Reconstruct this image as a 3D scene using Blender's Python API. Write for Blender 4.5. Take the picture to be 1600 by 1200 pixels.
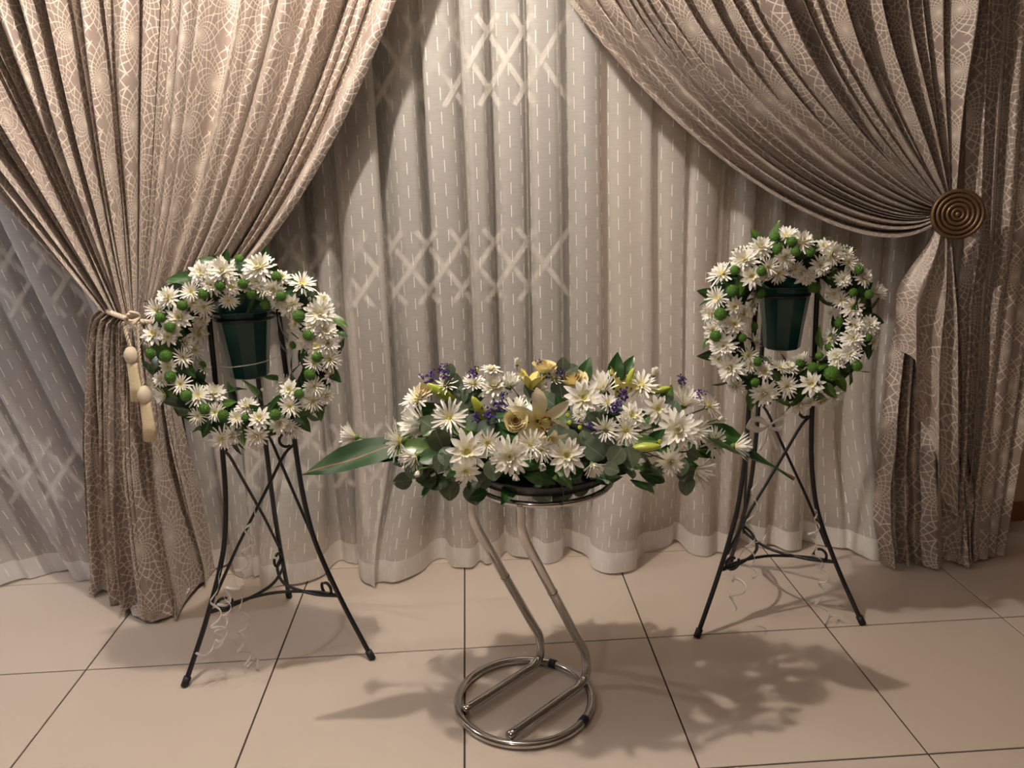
import bpy, bmesh, math, random
from mathutils import Vector, Matrix, Quaternion
PI = math.pi
for o in list(bpy.data.objects): bpy.data.objects.remove(o)
scene = bpy.context.scene
COL = scene.collection

# ------------------------------------------------------------------ camera
FPX = 1248.18; PITCH = .2559; YAW = .0497; ROLL = -.0288
CAM = Vector((.0641, -2.2968, 1.4796))
fw = Vector((math.sin(YAW)*math.cos(PITCH), math.cos(YAW)*math.cos(PITCH), -math.sin(PITCH)))
_r = Vector((math.cos(YAW), -math.sin(YAW), 0)); _u = _r.cross(fw)
rt = _r*math.cos(ROLL) + _u*math.sin(ROLL)
up = _u*math.cos(ROLL) - _r*math.sin(ROLL)
cam = bpy.data.cameras.new('camera'); cam_o = bpy.data.objects.new('camera', cam); COL.objects.link(cam_o)
m = Matrix((rt, up, -fw)).transposed().to_4x4(); m.translation = CAM
cam_o.matrix_world = m
cam.sensor_width = 36; cam.lens = FPX/1600*36; cam.clip_start = .02
scene.camera = cam_o

# ------------------------------------------------------------------ world, lights, exposure
w = bpy.data.worlds.new('world'); scene.world = w; w.use_nodes = True
w.node_tree.nodes['Background'].inputs[0].default_value = (.30, .26, .22, 1)
w.node_tree.nodes['Background'].inputs[1].default_value = .3
scene.view_settings.view_transform = 'Standard'; scene.view_settings.look = 'None'
scene.view_settings.gamma = 1; scene.view_settings.use_curve_mapping = False
scene.view_settings.exposure = 0.13
def lamp(name, loc, energy, color, radius):
    l = bpy.data.lights.new(name, 'POINT'); l.energy = energy; l.color = color; l.shadow_soft_size = radius
    o = bpy.data.objects.new(name, l); o.location = loc; COL.objects.link(o); return o
lamp('ceiling_or_fill_lamp', (-.30, -.34, 2.74), 104, (1, .885, .765), .030)
lamp('ceiling_or_fill_lamp', (-2.9, -.1, 2.72), 52, (.90, .93, 1), .03)
lamp('ceiling_or_fill_lamp', (-1.2, -3.2, 2.72), 24, (1, .89, .78), .05)  # fill lamp added behind the camera, no known fixture there

# ------------------------------------------------------------------ pixel helpers (real depth supplied)
def ray(x, y): return fw*FPX + rt*(x-800) + up*(600-y)
def at(x, y, Y):
    d = ray(x, y); return CAM + d*((Y-CAM.y)/d.y)
def atz(x, y, z=0.0):
    d = ray(x, y); return CAM + d*((z-CAM.z)/d.z)
def ppm(P):  # pixels per metre at a point
    return FPX/((P-CAM).dot(fw))

# ------------------------------------------------------------------ object helpers
def tag(o, label=None, cat=None, group=None, kind=None):
    if label: o['label'] = label
    if cat: o['category'] = cat
    if group: o['group'] = group
    if kind: o['kind'] = kind
    return o
def empty(name, loc, label=None, cat=None, group=None, kind=None):
    o = bpy.data.objects.new(name, None); o.location = loc; o.empty_display_size = .05
    COL.objects.link(o); return tag(o, label, cat, group, kind)
def mkmesh(name, V, F, mat=None, smooth=True, uv=None):
    me = bpy.data.meshes.new(name); me.from_pydata([tuple(v) for v in V], [], F)
    if smooth: me.polygons.foreach_set('use_smooth', [True]*len(me.polygons))
    if uv:
        l = me.uv_layers.new(name='UVMap')
        for lp in me.loops: l.data[lp.index].uv = uv[lp.vertex_index]
    if mat: me.materials.append(mat)
    me.update(); return me
def link(name, me, parent=None, loc=(0, 0, 0), rot=None, scale=None):
    o = bpy.data.objects.new(name, me); COL.objects.link(o); o.parent = parent; o.location = loc
    if rot is not None:
        o.rotation_mode = 'QUATERNION'; o.rotation_quaternion = rot
    if scale is not None: o.scale = scale if hasattr(scale, '__len__') else (scale,)*3
    return o
class G:                                  # geometry collector
    def __init__(s): s.V = []; s.F = []
    def add(s, V, F):
        b = len(s.V); s.V += [Vector(v) for v in V]; s.F += [tuple(i+b for i in f) for f in F]; return s
    def box(s, a, b, bev=0):
        x0, y0, z0 = a; x1, y1, z1 = b
        if bev:
            e = bev
            V = [(x0, y0, z0), (x1, y0, z0), (x1, y1, z0), (x0, y1, z0), (x0, y0, z1-e), (x1, y0, z1-e), (x1, y1, z1-e), (x0, y1, z1-e),
                 (x0+e, y0+e, z1), (x1-e, y0+e, z1), (x1-e, y1-e, z1), (x0+e, y1-e, z1)]
            F = [(3, 2, 1, 0), (0, 1, 5, 4), (1, 2, 6, 5), (2, 3, 7, 6), (3, 0, 4, 7), (4, 5, 9, 8), (5, 6, 10, 9), (6, 7, 11, 10), (7, 4, 8, 11), (8, 9, 10, 11)]
            return s.add(V, F)
        V = [(x0, y0, z0), (x1, y0, z0), (x1, y1, z0), (x0, y1, z0), (x0, y0, z1), (x1, y0, z1), (x1, y1, z1), (x0, y1, z1)]
        return s.add(V, [(3, 2, 1, 0), (4, 5, 6, 7), (0, 1, 5, 4), (1, 2, 6, 5), (2, 3, 7, 6), (3, 0, 4, 7)])
    def tube(s, pts, rad, sides=8, closed=False):
        pts = [Vector(p) for p in pts]; n = len(pts)
        R = rad if hasattr(rad, '__len__') else [rad]*n
        T = []
        for i in range(n):
            a = pts[(i-1) % n] if (closed or i) else pts[0]; b = pts[(i+1) % n] if (closed or i < n-1) else pts[-1]
            T.append((b-a).normalized())
        nrm = T[0].orthogonal().normalized(); V = []; F = []
        for i in range(n):
            if i:
                q = T[i-1].rotation_difference(T[i]); nrm = q @ nrm
            nrm = (nrm - T[i]*nrm.dot(T[i])).normalized(); bi = T[i].cross(nrm)
            for k in range(sides):
                a = 2*PI*k/sides; V.append(pts[i] + (nrm*math.cos(a)+bi*math.sin(a))*R[i])
        m_ = n if closed else n-1
        off = 0
        if closed:                       # match twist
            best = min(range(sides), key=lambda o_: (V[o_]-(V[(n-1)*sides])).length); off = best
        for i in range(m_):
            j = (i+1) % n
            for k in range(sides):
                k2 = (k+1) % sides
                if closed and i == n-1: F.append((i*sides+k, i*sides+k2, (k2+off) % sides, (k+off) % sides))
                else: F.append((i*sides+k, i*sides+k2, j*sides+k2, j*sides+k))
        if not closed:
            F.append(tuple(reversed(range(sides)))); F.append(tuple((n-1)*sides+k for k in range(sides)))
        return s.add(V, F)
    def lathe(s, prof, seg=32, cap=True):  # prof (r,z), about Z
        V = []; F = []
        for r, z in prof:
            for k in range(seg):
                a = 2*PI*k/seg; V.append((r*math.cos(a), r*math.sin(a), z))
        for i in range(len(prof)-1):
            for k in range(seg):
                k2 = (k+1) % seg; F.append((i*seg+k, i*seg+k2, (i+1)*seg+k2, (i+1)*seg+k))
        if cap:
            if prof[0][0] > 1e-4: F.append(tuple(reversed(range(seg))))
            if prof[-1][0] > 1e-4: F.append(tuple((len(prof)-1)*seg+k for k in range(seg)))
        return s.add(V, F)
    def xf(s, M):
        s.V = [M @ v for v in s.V]; return s
    def obj(s, name, mat, parent=None, smooth=True, origin=None, loc=None):
        o0 = Vector(origin) if origin is not None else Vector((0, 0, 0))
        me = mkmesh(name, [v-o0 for v in s.V], s.F, mat, smooth)
        return link(name, me, parent, loc if loc is not None else ((0, 0, 0) if parent else o0))
def crom(P, n=8, closed=False):
    P = [Vector(p) for p in P]; out = []; N = len(P)
    rng = range(N if closed else N-1)
    for i in rng:
        if closed: p0, p1, p2, p3 = P[i-1], P[i], P[(i+1) % N], P[(i+2) % N]
        else: p0, p1, p2, p3 = P[max(i-1, 0)], P[i], P[i+1], P[min(i+2, N-1)]
        for k in range(n):
            t = k/n
            out.append(.5*((2*p1) + (p2-p0)*t + (2*p0-5*p1+4*p2-p3)*t*t + (3*p1-p0-3*p2+p3)*t**3))
    if not closed: out.append(P[-1])
    return out
def lerp(a, b, t): return a+(b-a)*t
def sm(t): t = max(0, min(1, t)); return t*t*(3-2*t)
def pl(xs, ys, x):
    if x <= xs[0]: return ys[0]
    for i in range(len(xs)-1):
        if x <= xs[i+1]: return lerp(ys[i], ys[i+1], (x-xs[i])/(xs[i+1]-xs[i]))
    return ys[-1]

# ------------------------------------------------------------------ materials
class NT:
    def __init__(s, name):
        s.m = bpy.data.materials.new(name); s.m.use_nodes = True; s.t = s.m.node_tree
        s.b = s.t.nodes['Principled BSDF']; s.out = s.t.nodes['Material Output']
    def n(s, typ, **kw):
        x = s.t.nodes.new(typ)
        for k, v in kw.items(): setattr(x, k, v)
        return x
    def put(s, a, sock):
        if hasattr(a, 'is_output') or isinstance(a, bpy.types.NodeSocket): s.t.links.new(a, sock)
        else: sock.default_value = a
    def math(s, op, a, b=None, c=None):
        x = s.n('ShaderNodeMath', operation=op); s.put(a, x.inputs[0])
        if b is not None: s.put(b, x.inputs[1])
        if c is not None: s.put(c, x.inputs[2])
        return x.outputs[0]
    def mix(s, f, a, b):
        x = s.n('ShaderNodeMix', data_type='RGBA'); s.put(f, x.inputs[0]); s.put(a, x.inputs[6]); s.put(b, x.inputs[7]); return x.outputs[2]
    def noise(s, scale, detail=2, coord='Object'):
        tc = s.n('ShaderNodeTexCoord'); x = s.n('ShaderNodeTexNoise'); x.inputs['Scale'].default_value = scale; x.inputs['Detail'].default_value = detail
        s.t.links.new(tc.outputs[coord], x.inputs['Vector']); return x.outputs['Fac']
    def bump(s, h, strength=.3, dist=.002):
        x = s.n('ShaderNodeBump'); x.inputs['Strength'].default_value = strength; x.inputs['Distance'].default_value = dist
        s.put(h, x.inputs['Height']); s.t.links.new(x.outputs[0], s.b.inputs['Normal'])
def c4(c): return (c[0], c[1], c[2], 1)
def plain(name, col, rough=.5, metal=0, var=.12, nscale=8, bump=0, bscale=60, spec=.5, coat=0, sub=0, trans=0):
    N = NT(name); f = N.noise(nscale, 3)
    a = tuple(max(0, x*(1-var)) for x in col); b = tuple(min(1, x*(1+var)) for x in col)
    N.put(N.mix(f, c4(a), c4(b)), N.b.inputs['Base Color'])
    N.b.inputs['Roughness'].default_value = rough; N.b.inputs['Metallic'].default_value = metal
    N.b.inputs['Specular IOR Level'].default_value = spec; N.b.inputs['Coat Weight'].default_value = coat
    if sub:
        N.b.inputs['Subsurface Weight'].default_value = sub; N.b.inputs['Subsurface Radius'].default_value = (.01, .01, .008); N.b.inputs['Subsurface Scale'].default_value = .5
    if bump: N.bump(N.noise(bscale, 3), bump)
    if trans:
        tr = N.n('ShaderNodeBsdfTranslucent'); tr.inputs[0].default_value = c4(col)
        mx = N.n('ShaderNodeMixShader'); mx.inputs[0].default_value = trans
        N.t.links.new(N.b.outputs[0], mx.inputs[1]); N.t.links.new(tr.outputs[0], mx.inputs[2]); N.t.links.new(mx.outputs[0], N.out.inputs[0])
    return N.m

def drape_material():
    N = NT('damask_satin'); uvn = N.n('ShaderNodeUVMap'); sp = N.n('ShaderNodeSeparateXYZ'); N.t.links.new(uvn.outputs[0], sp.inputs[0])
    u, v = sp.outputs[0], sp.outputs[1]
    W, H = .27, .27
    def cell(offu, offv):
        fu = N.math('SUBTRACT', N.math('FRACT', N.math('ADD', N.math('DIVIDE', u, W), offu)), .5)
        fv = N.math('SUBTRACT', N.math('FRACT', N.math('ADD', N.math('DIVIDE', v, H), offv)), .5)
        return N.math('MULTIPLY', fu, W), N.math('MULTIPLY', fv, H)
    def dist(a, b): return N.math('SQRT', N.math('ADD', N.math('MULTIPLY', a, a), N.math('MULTIPLY', b, b)))
    a1, b1 = cell(100.0, 100.0); a2, b2 = cell(100.5, 100.5)
    r1 = dist(a1, b1); r2 = dist(a2, b2); pick = N.math('LESS_THAN', r1, r2)
    def sel(x, y): return N.math('ADD', N.math('MULTIPLY', pick, x), N.math('MULTIPLY', N.math('SUBTRACT', 1.0, pick), y))
    a = sel(a1, a2); b = sel(b1, b2); r = N.math('MAXIMUM', sel(r1, r2), .004)
    th = N.math('DIVIDE', N.math('ARCTAN2', b, a), 2*PI)
    k = 16; mm = 2.3; grad = math.hypot(k/(2*PI), mm)
    lr = N.math('MULTIPLY', N.math('LOGARITHM', r, math.e), mm)
    ka = N.math('MULTIPLY', th, float(k))
    def line(ph):
        d = N.math('ABSOLUTE', N.math('SUBTRACT', N.math('FRACT', N.math('ADD', ph, 100.0)), .5))
        return N.math('DIVIDE', N.math('MULTIPLY', d, r), grad)
    d = N.math('MINIMUM', line(N.math('ADD', ka, lr)), line(N.math('SUBTRACT', ka, lr)))
    d = N.math('DIVIDE', d, N.math('MINIMUM', 1.0, N.math('ADD', .22, N.math('MULTIPLY', r, 9.0))))
    mr = N.n('ShaderNodeMapRange'); mr.inputs['From Min'].default_value = .0014; mr.inputs['From Max'].default_value = .0027
    mr.inputs['To Min'].default_value = 1; mr.inputs['To Max'].default_value = 0; N.t.links.new(d, mr.inputs['Value'])
    ln = mr.outputs[0]
    big = N.noise(3, 2)
    base = N.mix(big, (.262, .205, .18, 1), (.345, .278, .248, 1))
    N.put(N.mix(N.math('MULTIPLY', ln, .85), base, (.72, .645, .55, 1)), N.b.inputs['Base Color'])
    N.put(N.math('ADD', .36, N.math('MULTIPLY', ln, .22)), N.b.inputs['Roughness'])
    N.b.inputs['Specular IOR Level'].default_value = .55
    N.b.inputs['Sheen Weight'].default_value = .25; N.b.inputs['Sheen Roughness'].default_value = .4; N.b.inputs['Sheen Tint'].default_value = (1, .9, .8, 1)
    N.bump(N.math('ADD', ln, N.math('MULTIPLY', N.noise(55, 2), .8)), .45, .0015)
    return N.m
def sheer_material(name, tint):
    N = NT(name); uvn = N.n('ShaderNodeUVMap'); sp = N.n('ShaderNodeSeparateXYZ'); N.t.links.new(uvn.outputs[0], sp.inputs[0])
    u, v = sp.outputs[0], sp.outputs[1]
    cu = N.math('ADD', N.math('DIVIDE', u, .041), 50.0); ci = N.math('FLOOR', cu); cf = N.math('ABSOLUTE', N.math('SUBTRACT', N.math('FRACT', cu), .5))
    ph = N.math('FRACT', N.math('MULTIPLY', ci, .618))
    vf = N.math('FRACT', N.math('ADD', N.math('DIVIDE', v, .078), N.math('ADD', ph, 50.0)))
    dash = N.math('MULTIPLY', N.math('LESS_THAN', cf, .034), N.math('LESS_THAN', vf, .52))
    hem = N.math('LESS_THAN', v, .085)
    wv = N.n('ShaderNodeTexNoise'); wv.inputs['Scale'].default_value = 1.0; wv.inputs['Detail'].default_value = 2
    mp = N.n('ShaderNodeCombineXYZ'); N.put(N.math('MULTIPLY', u, 25.0), mp.inputs[0]); N.put(N.math('MULTIPLY', v, 160.0), mp.inputs[1]); N.t.links.new(mp.outputs[0], wv.inputs['Vector'])
    col = N.mix(dash, N.mix(wv.outputs['Fac'], c4([x*.96 for x in tint]), c4(tint)), (.97, .95, .90, 1))
    N.put(col, N.b.inputs['Base Color']); N.b.inputs['Roughness'].default_value = .75
    N.b.inputs['Specular IOR Level'].default_value = .25; N.b.inputs['Sheen Weight'].default_value = .2
    tr = N.n('ShaderNodeBsdfTranslucent'); N.put(col, tr.inputs[0])
    m1 = N.n('ShaderNodeMixShader'); m1.inputs[0].default_value = .16
    N.t.links.new(N.b.outputs[0], m1.inputs[1]); N.t.links.new(tr.outputs[0], m1.inputs[2])
    tp = N.n('ShaderNodeBsdfTransparent'); m2 = N.n('ShaderNodeMixShader')
    op = N.math('MAXIMUM', N.math('ADD', .55, N.math('MULTIPLY', N.math('SUBTRACT', wv.outputs['Fac'], .5), .12)), N.math('MAXIMUM', dash, N.math('MULTIPLY', hem, .93)))
    N.put(op, m2.inputs[0]); N.t.links.new(tp.outputs[0], m2.inputs[1]); N.t.links.new(m1.outputs[0], m2.inputs[2]); N.t.links.new(m2.outputs[0], N.out.inputs[0])
    return N.m
def petal_material(name, tip, base, length=1.0, trans=.12):
    # colour runs from the heart to the tip with the distance from the flower's axis
    N = NT(name); tc = N.n('ShaderNodeTexCoord'); ln = N.n('ShaderNodeVectorMath', operation='LENGTH'); N.t.links.new(tc.outputs['Object'], ln.inputs[0])
    mr = N.n('ShaderNodeMapRange'); mr.inputs['From Min'].default_value = .15*length; mr.inputs['From Max'].default_value = .55*length; N.t.links.new(ln.outputs['Value'], mr.inputs['Value'])
    col = N.mix(mr.outputs[0], c4(base), c4(tip)); N.put(col, N.b.inputs['Base Color'])
    N.b.inputs['Roughness'].default_value = .5; N.b.inputs['Specular IOR Level'].default_value = .35
    tr = N.n('ShaderNodeBsdfTranslucent'); N.put(col, tr.inputs[0]); mx = N.n('ShaderNodeMixShader'); mx.inputs[0].default_value = trans
    N.t.links.new(N.b.outputs[0], mx.inputs[1]); N.t.links.new(tr.outputs[0], mx.inputs[2]); N.t.links.new(mx.outputs[0], N.out.inputs[0])
    return N.m
def leaf_material(name, col, vein, rough=.32, spec=.5, veincol=None):
    N = NT(name); tc = N.n('ShaderNodeTexCoord'); sp = N.n('ShaderNodeSeparateXYZ'); N.t.links.new(tc.outputs['Object'], sp.inputs[0])
    mid = N.math('LESS_THAN', N.math('ABSOLUTE', sp.outputs[0]), vein)
    f = N.noise(4, 3); a = c4([x*.7 for x in col]); b = c4([x*1.25 for x in col])
    vc = veincol or [min(1, x*1.7) for x in col]
    N.put(N.mix(mid, N.mix(f, a, b), c4(vc)), N.b.inputs['Base Color'])
    N.b.inputs['Roughness'].default_value = rough; N.b.inputs['Specular IOR Level'].default_value = spec
    return N.m

M = {}
M['wall'] = plain('cream_plaster', (.60, .47, .33), .8, var=.04, bump=.1, bscale=120)
M['dim'] = plain('darkened_wall', (.16, .12, .09), .8, var=.05)  # for walls out of view, darkened to cut fill and darken chrome reflections
M['ceil'] = plain('white_ceiling', (.72, .68, .62), .85, var=.03)
M['grout'] = plain('dark_grout', (.045, .032, .025), .9)
M['skirt'] = plain('terracotta_skirting', (.30, .115, .05), .35, var=.15)
N_ = NT('porcelain_tile'); f1 = N_.noise(1.6, 3, 'Object'); f2 = N_.noise(30, 3)
N_.put(N_.mix(f1, (.545, .465, .40, 1), (.60, .515, .445, 1)), N_.b.inputs['Base Color'])
N_.put(.24, N_.b.inputs['Roughness']); N_.b.inputs['Specular IOR Level'].default_value = .45
M['tile'] = N_.m
M['drape'] = drape_material()
M['sheer'] = sheer_material('ivory_voile', (.89, .855, .81))
M['sheer_cool_lit'] = sheer_material('cool_lit_voile', (.82, .80, .81))  # same voile as the main sheer, cool light from the left put into its tint
M['wood'] = plain('window_wood', (.36, .25, .16), .5, var=.2, nscale=5)
M['trellis'] = plain('cream_painted_steel', (.86, .83, .78), .5)
N_ = NT('night_glass'); N_.b.inputs['Base Color'].default_value = (.055, .055, .060, 1); N_.b.inputs['Roughness'].default_value = .08; M['glass'] = N_.m
M['iron'] = plain('black_iron', (.012, .012, .013), .38, var=.3, bump=.08, bscale=150)
M['rubber'] = plain('black_rubber', (.01, .01, .012), .55)
M['chrome'] = plain('chrome', (.56, .54, .52), .08, 1, var=.04)
M['bronze'] = plain('dark_bronze', (.13, .075, .035), .45, .6, var=.35, nscale=30, bump=.2, bscale=90)
M['rope'] = plain('ivory_cord', (.68, .58, .46), .6, var=.1)
M['tassel'] = plain('cream_thread', (.78, .66, .44), .55, var=.12, nscale=120)
M['pot'] = plain('green_plastic', (.003, .045, .041), .28, var=.15)
M['foam'] = plain('green_floral_foam', (.012, .13, .11), .8, bump=.4)
M['foamring'] = plain('moss_ring', (.012, .035, .010), .9, bump=.5)
M['mum'] = petal_material('white_petal', (.95, .93, .88), (.80, .74, .42))
M['mumd'] = plain('yellow_green_disc', (.50, .47, .10), .7, var=.3, nscale=6, bump=.6, bscale=12)
M['button'] = plain('green_button_flower', (.060, .155, .012), .75, var=.5, nscale=5, bump=.8, bscale=9)
M['green'] = plain('calyx_green', (.10, .17, .035), .6)
M['leaf'] = leaf_material('dark_leaf', (.018, .060, .012), .03)
M['leaf2'] = leaf_material('olive_leaf', (.050, .105, .018), .03)
M['euc'] = leaf_material('eucalyptus_leaf', (.125, .172, .125), .02, .6, .3)
M['euc2'] = leaf_material('dull_eucalyptus_leaf', (.085, .11, .068), .02, .6, .3)
M['ti'] = leaf_material('glossy_ti_leaf', (.010, .046, .009), .006, .50, .30, (.20, .10, .06))
M['stem'] = plain('brown_green_stem', (.07, .06, .025), .7)
M['lily'] = petal_material('ivory_lily', (.88, .80, .58), (.72, .60, .20))
M['lilyy'] = petal_material('yellow_lily', (.80, .70, .20), (.62, .60, .08))
M['bud'] = plain('lily_bud', (.36, .42, .045), .4, var=.35, nscale=3)
M['rose'] = petal_material('cream_rose', (.86, .76, .45), (.80, .55, .18))
M['anther'] = plain('rust_anther', (.20, .05, .015), .8)
M['purple'] = plain('purple_statice', (.075, .035, .20), .75, var=.4, nscale=20)
M['bowl'] = plain('black_plastic_bowl', (.010, .011, .013), .22)
M['tape'] = plain('black_tape', (.008, .010, .03), .4)
N_ = NT('silver_ribbon'); N_.b.inputs['Base Color'].default_value = (.86, .83, .80, 1); N_.b.inputs['Roughness'].default_value = .22; N_.b.inputs['Specular IOR Level'].default_value = .8
tp = N_.n('ShaderNodeBsdfTransparent'); mx = N_.n('ShaderNodeMixShader'); mx.inputs[0].default_value = .62
N_.t.links.new(tp.outputs[0], mx.inputs[1]); N_.t.links.new(N_.b.outputs[0], mx.inputs[2]); N_.t.links.new(mx.outputs[0], N_.out.inputs[0]); M['ribbon'] = N_.m

# ------------------------------------------------------------------ room
WY = .72                                    # face of the back wall
RX0, RX1, RY0, RZ = -4.2, 4.2, -4.4, 2.85
floor = tag(G().box((RX0, RY0, -.08), (RX1, WY+.3, -.003)).obj('floor', M['grout'], smooth=False), 'beige porcelain tiled floor with dark grout joints', kind='structure')
tg = G().box((-.2975, -.2975, -.02), (.2975, .2975, 0), .0012)
tme = mkmesh('tile', tg.V, tg.F, M['tile'], False)
for i in range(-7, 7):
    for j in range(-7, 2):
        x, y = i*.6+.3, j*.6+.3
        link('tile', tme, floor, (x, y, 0))
ws = G(); OX0, OX1, OZ0, OZ1 = -2.3, .60, .06, 2.3
ws.box((RX0, WY, 0), (OX0, WY+.2, RZ)).box((OX1, WY, 0), (RX1, WY+.2, RZ)).box((OX0, WY, 0), (OX1, WY+.2, OZ0)).box((OX0, WY, OZ1), (OX1, WY+.2, RZ))
tag(ws.obj('wall_back', M['wall'], smooth=False), 'cream plaster wall behind the curtains', kind='structure')
tag(G().box((RX0-.1, RY0, 0), (RX0, WY, RZ)).obj('wall_left', M['dim'], smooth=False), 'unseen brown wall at the left, kept dark to cut bounce light', kind='structure')
tag(G().box((RX1, RY0, 0), (RX1+.1, WY, RZ)).obj('wall_right', M['dim'], smooth=False), 'unseen brown wall at the right, kept dark to cut bounce light', kind='structure')
tag(G().box((RX0, RY0-.1, 0), (RX1, RY0, RZ)).obj('wall_rear', M['dim'], smooth=False), 'unseen brown wall behind the viewer, kept dark to cut bounce light', kind='structure')
tag(G().box((RX0, RY0, RZ), (RX1, WY+.2, RZ+.1)).obj('ceiling', M['ceil'], smooth=False), 'plain white ceiling', kind='structure')
tag(G().box((OX1, WY-.012, 0), (RX1, WY, .085), .004).obj('baseboard_back', M['skirt'], smooth=False), 'terracotta skirting along the back wall', kind='structure')
win = empty('window_1', ((OX0+OX1)/2, WY, OZ0), 'dark night window with wooden frame behind the sheers', kind='structure')
wo = Vector(win.location)
def wpart(name, a, b, mat, bev=0): return G().box(a, b, bev).obj(name, mat, win, False, wo)
for xa in (OX0, -1.36, -.42, OX1-.06): wpart('frame_post', (xa, WY+.0, OZ0), (xa+.06, WY+.07, OZ1), M['wood'])
wpart('frame_rail', (OX0, WY+.005, OZ0), (OX1, WY+.065, OZ0+.05), M['wood']); wpart('frame_rail', (OX0, WY+.005, OZ1-.06), (OX1, WY+.065, OZ1), M['wood'])
for xa, xb in ((OX0+.06, -1.36), (-1.30, -.42), (-.36, OX1-.06)): wpart('pane', (xa, WY+.03, OZ0+.05), (xb, WY+.04, OZ1-.06), M['glass'])
tr = empty('security_trellis', (-.85, WY-.02, 0), 'cream diamond lattice burglar bars seen faintly through the sheer curtain', 'burglar bars')
to = Vector(tr.location)
def flatbar(p, q, wd=.019, th=.005):
    p, q = Vector(p), Vector(q); d = (q-p).normalized(); nrm = Vector((0, 1, 0)); s = d.cross(nrm)*wd/2; t = nrm*th/2
    V = [p-s-t, p+s-t, p+s+t, p-s+t, q-s-t, q+s-t, q+s+t, q-s+t]
    return G().add(V, [(3, 2, 1, 0), (4, 5, 6, 7), (0, 1, 5, 4), (1, 2, 6, 5), (2, 3, 7, 6), (3, 0, 4, 7)])
bands = [(.30, .56), (1.02, 1.29), (1.72, 2.02)]
bar_proto = {}
for bi, (z0, z1) in enumerate(bands):
    x = -2.25
    while x < .34:
        for sgn, yo in ((1, -.004), (-1, .004)):
            xa, xb = (x, x+.2) if sgn > 0 else (x+.2, x)
            key = (bi, sgn)
            if key not in bar_proto:
                g_ = flatbar((-.1*sgn, yo, -(z1-z0)/2), (.1*sgn, yo, (z1-z0)/2)); bar_proto[key] = mkmesh('bar', g_.V, g_.F, M['trellis'], False)
            link('bar', bar_proto[key], tr, (x+.1-to.x, 0, (z0+z1)/2-to.z))
        x += .125
for xx in (-2.26, -1.33, -.39): flatbar((xx, to.y+.011, .08), (xx, to.y+.011, 2.24), .03, .006).obj('post', M['trellis'], tr, False, to)

# ------------------------------------------------------------------ curtains
def cloth(name, rows, mat, parent=None, origin=(0, 0, 0), urow=None, flipv=True):
    nt = len(rows); ns = len(rows[0]); V = [p for r_ in rows for p in r_]; F = []
    for j in range(nt-1):
        for i in range(ns-1): F.append((j*ns+i, j*ns+i+1, (j+1)*ns+i+1, (j+1)*ns+i))
    ur = rows[urow if urow is not None else nt//6]; U = [0]
    for i in range(1, ns): U.append(U[-1]+(ur[i]-ur[i-1]).length)
    # v : mean arc length per row
    cols = [ns//5, ns//2, 4*ns//5]; Vv = [0]
    for j in range(1, nt): Vv.append(Vv[-1]+sum((rows[j][c]-rows[j-1][c]).length for c in cols)/3)
    tot = Vv[-1]; uv = []
    for j in range(nt):
        for i in range(ns): uv.append((U[i], tot-Vv[j]))
    o0 = Vector(origin)
    me = mkmesh(name, [v-o0 for v in V], F, mat, True, uv)
    return link(name, me, parent, (0, 0, 0) if parent else o0)
def folds(rng, n, jitter=.45):
    w_ = [1+rng.uniform(-jitter, jitter*1.4) for _ in range(n)]; T = sum(w_); e = [0]
    for x in w_: e.append(e[-1]+x/T)
    return e
def fold_phase(e, s):
    for i in range(len(e)-1):
        if s <= e[i+1]: return i, (s-e[i])/(e[i+1]-e[i])
    return len(e)-2, 1.0
def prof(f, sharp=.52):                       # round ridge, tight crease
    g_ = max(0, 1-(abs(2*f-1)/.79)**2); return g_**sharp*.86 + .14*abs(math.sin(PI*f))
def sinnoise(rng, n=4, f0=1.0):
    A = [(rng.uniform(.5, 2.2)*f0, rng.uniform(0, 6.28), rng.uniform(.5, 1)) for _ in range(n)]
    return lambda t: sum(a*math.sin(f*t*6.28+p) for f, p, a in A)/n

# --- left drape
rng = random.Random(5)
ld = empty('drape_curtain', (-1.1, .38, 0), 'taupe patterned satin drape gathered left by an ivory rope', 'curtain')
lo = Vector(ld.location)
e = folds(rng, 28, .62); nf = len(e)-1
famp = [rng.uniform(.6, 1.15) for _ in range(nf)]; fn = [sinnoise(rng, 3, .7) for _ in range(nf)]; fl = [rng.uniform(-.5, .55) for _ in range(nf)]
PER = 18; svals = []
for i in range(nf):
    for k in range(PER): svals.append(lerp(e[i], e[i+1], k/PER))
svals.append(1.0)
def left_tie(s): return (lerp(167, 252, s), 478+24*math.sin(min(1, s*1.4)*PI/2))
def bulge(s): return math.sin(PI*s)
def left_upper(s, t):
    tx, ty = left_tie(s); top = lerp(-470, 690, s)
    ex = lerp(1.0, .58, sm((s-.3)/.7)); pw = lerp(1.0, 1.15, sm((s-.3)/.7))
    g_ = max(0, 1-t**pw)**ex
    return tx+(top-tx)*g_, -190+(ty+190)*t
def fold_off(s, t, amp):
    i, f = fold_phase(e, s); a = amp*famp[i]*(1+.35*fn[i](t))*min(1.5, max(.6, (e[i+1]-e[i])*nf))**.8
    if i == LEAD: f = f*.6 if i else .4+.6*f      # the leading edge faces the room
    h = a*prof(f) + .25*a*math.sin(2*PI*f*2+fl[i]*3+t*4)*.3
    return h, i, f
rows = []; NT1 = 90; LEAD = nf-1
wbelt = lambda s: .06*bulge(s)
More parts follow.
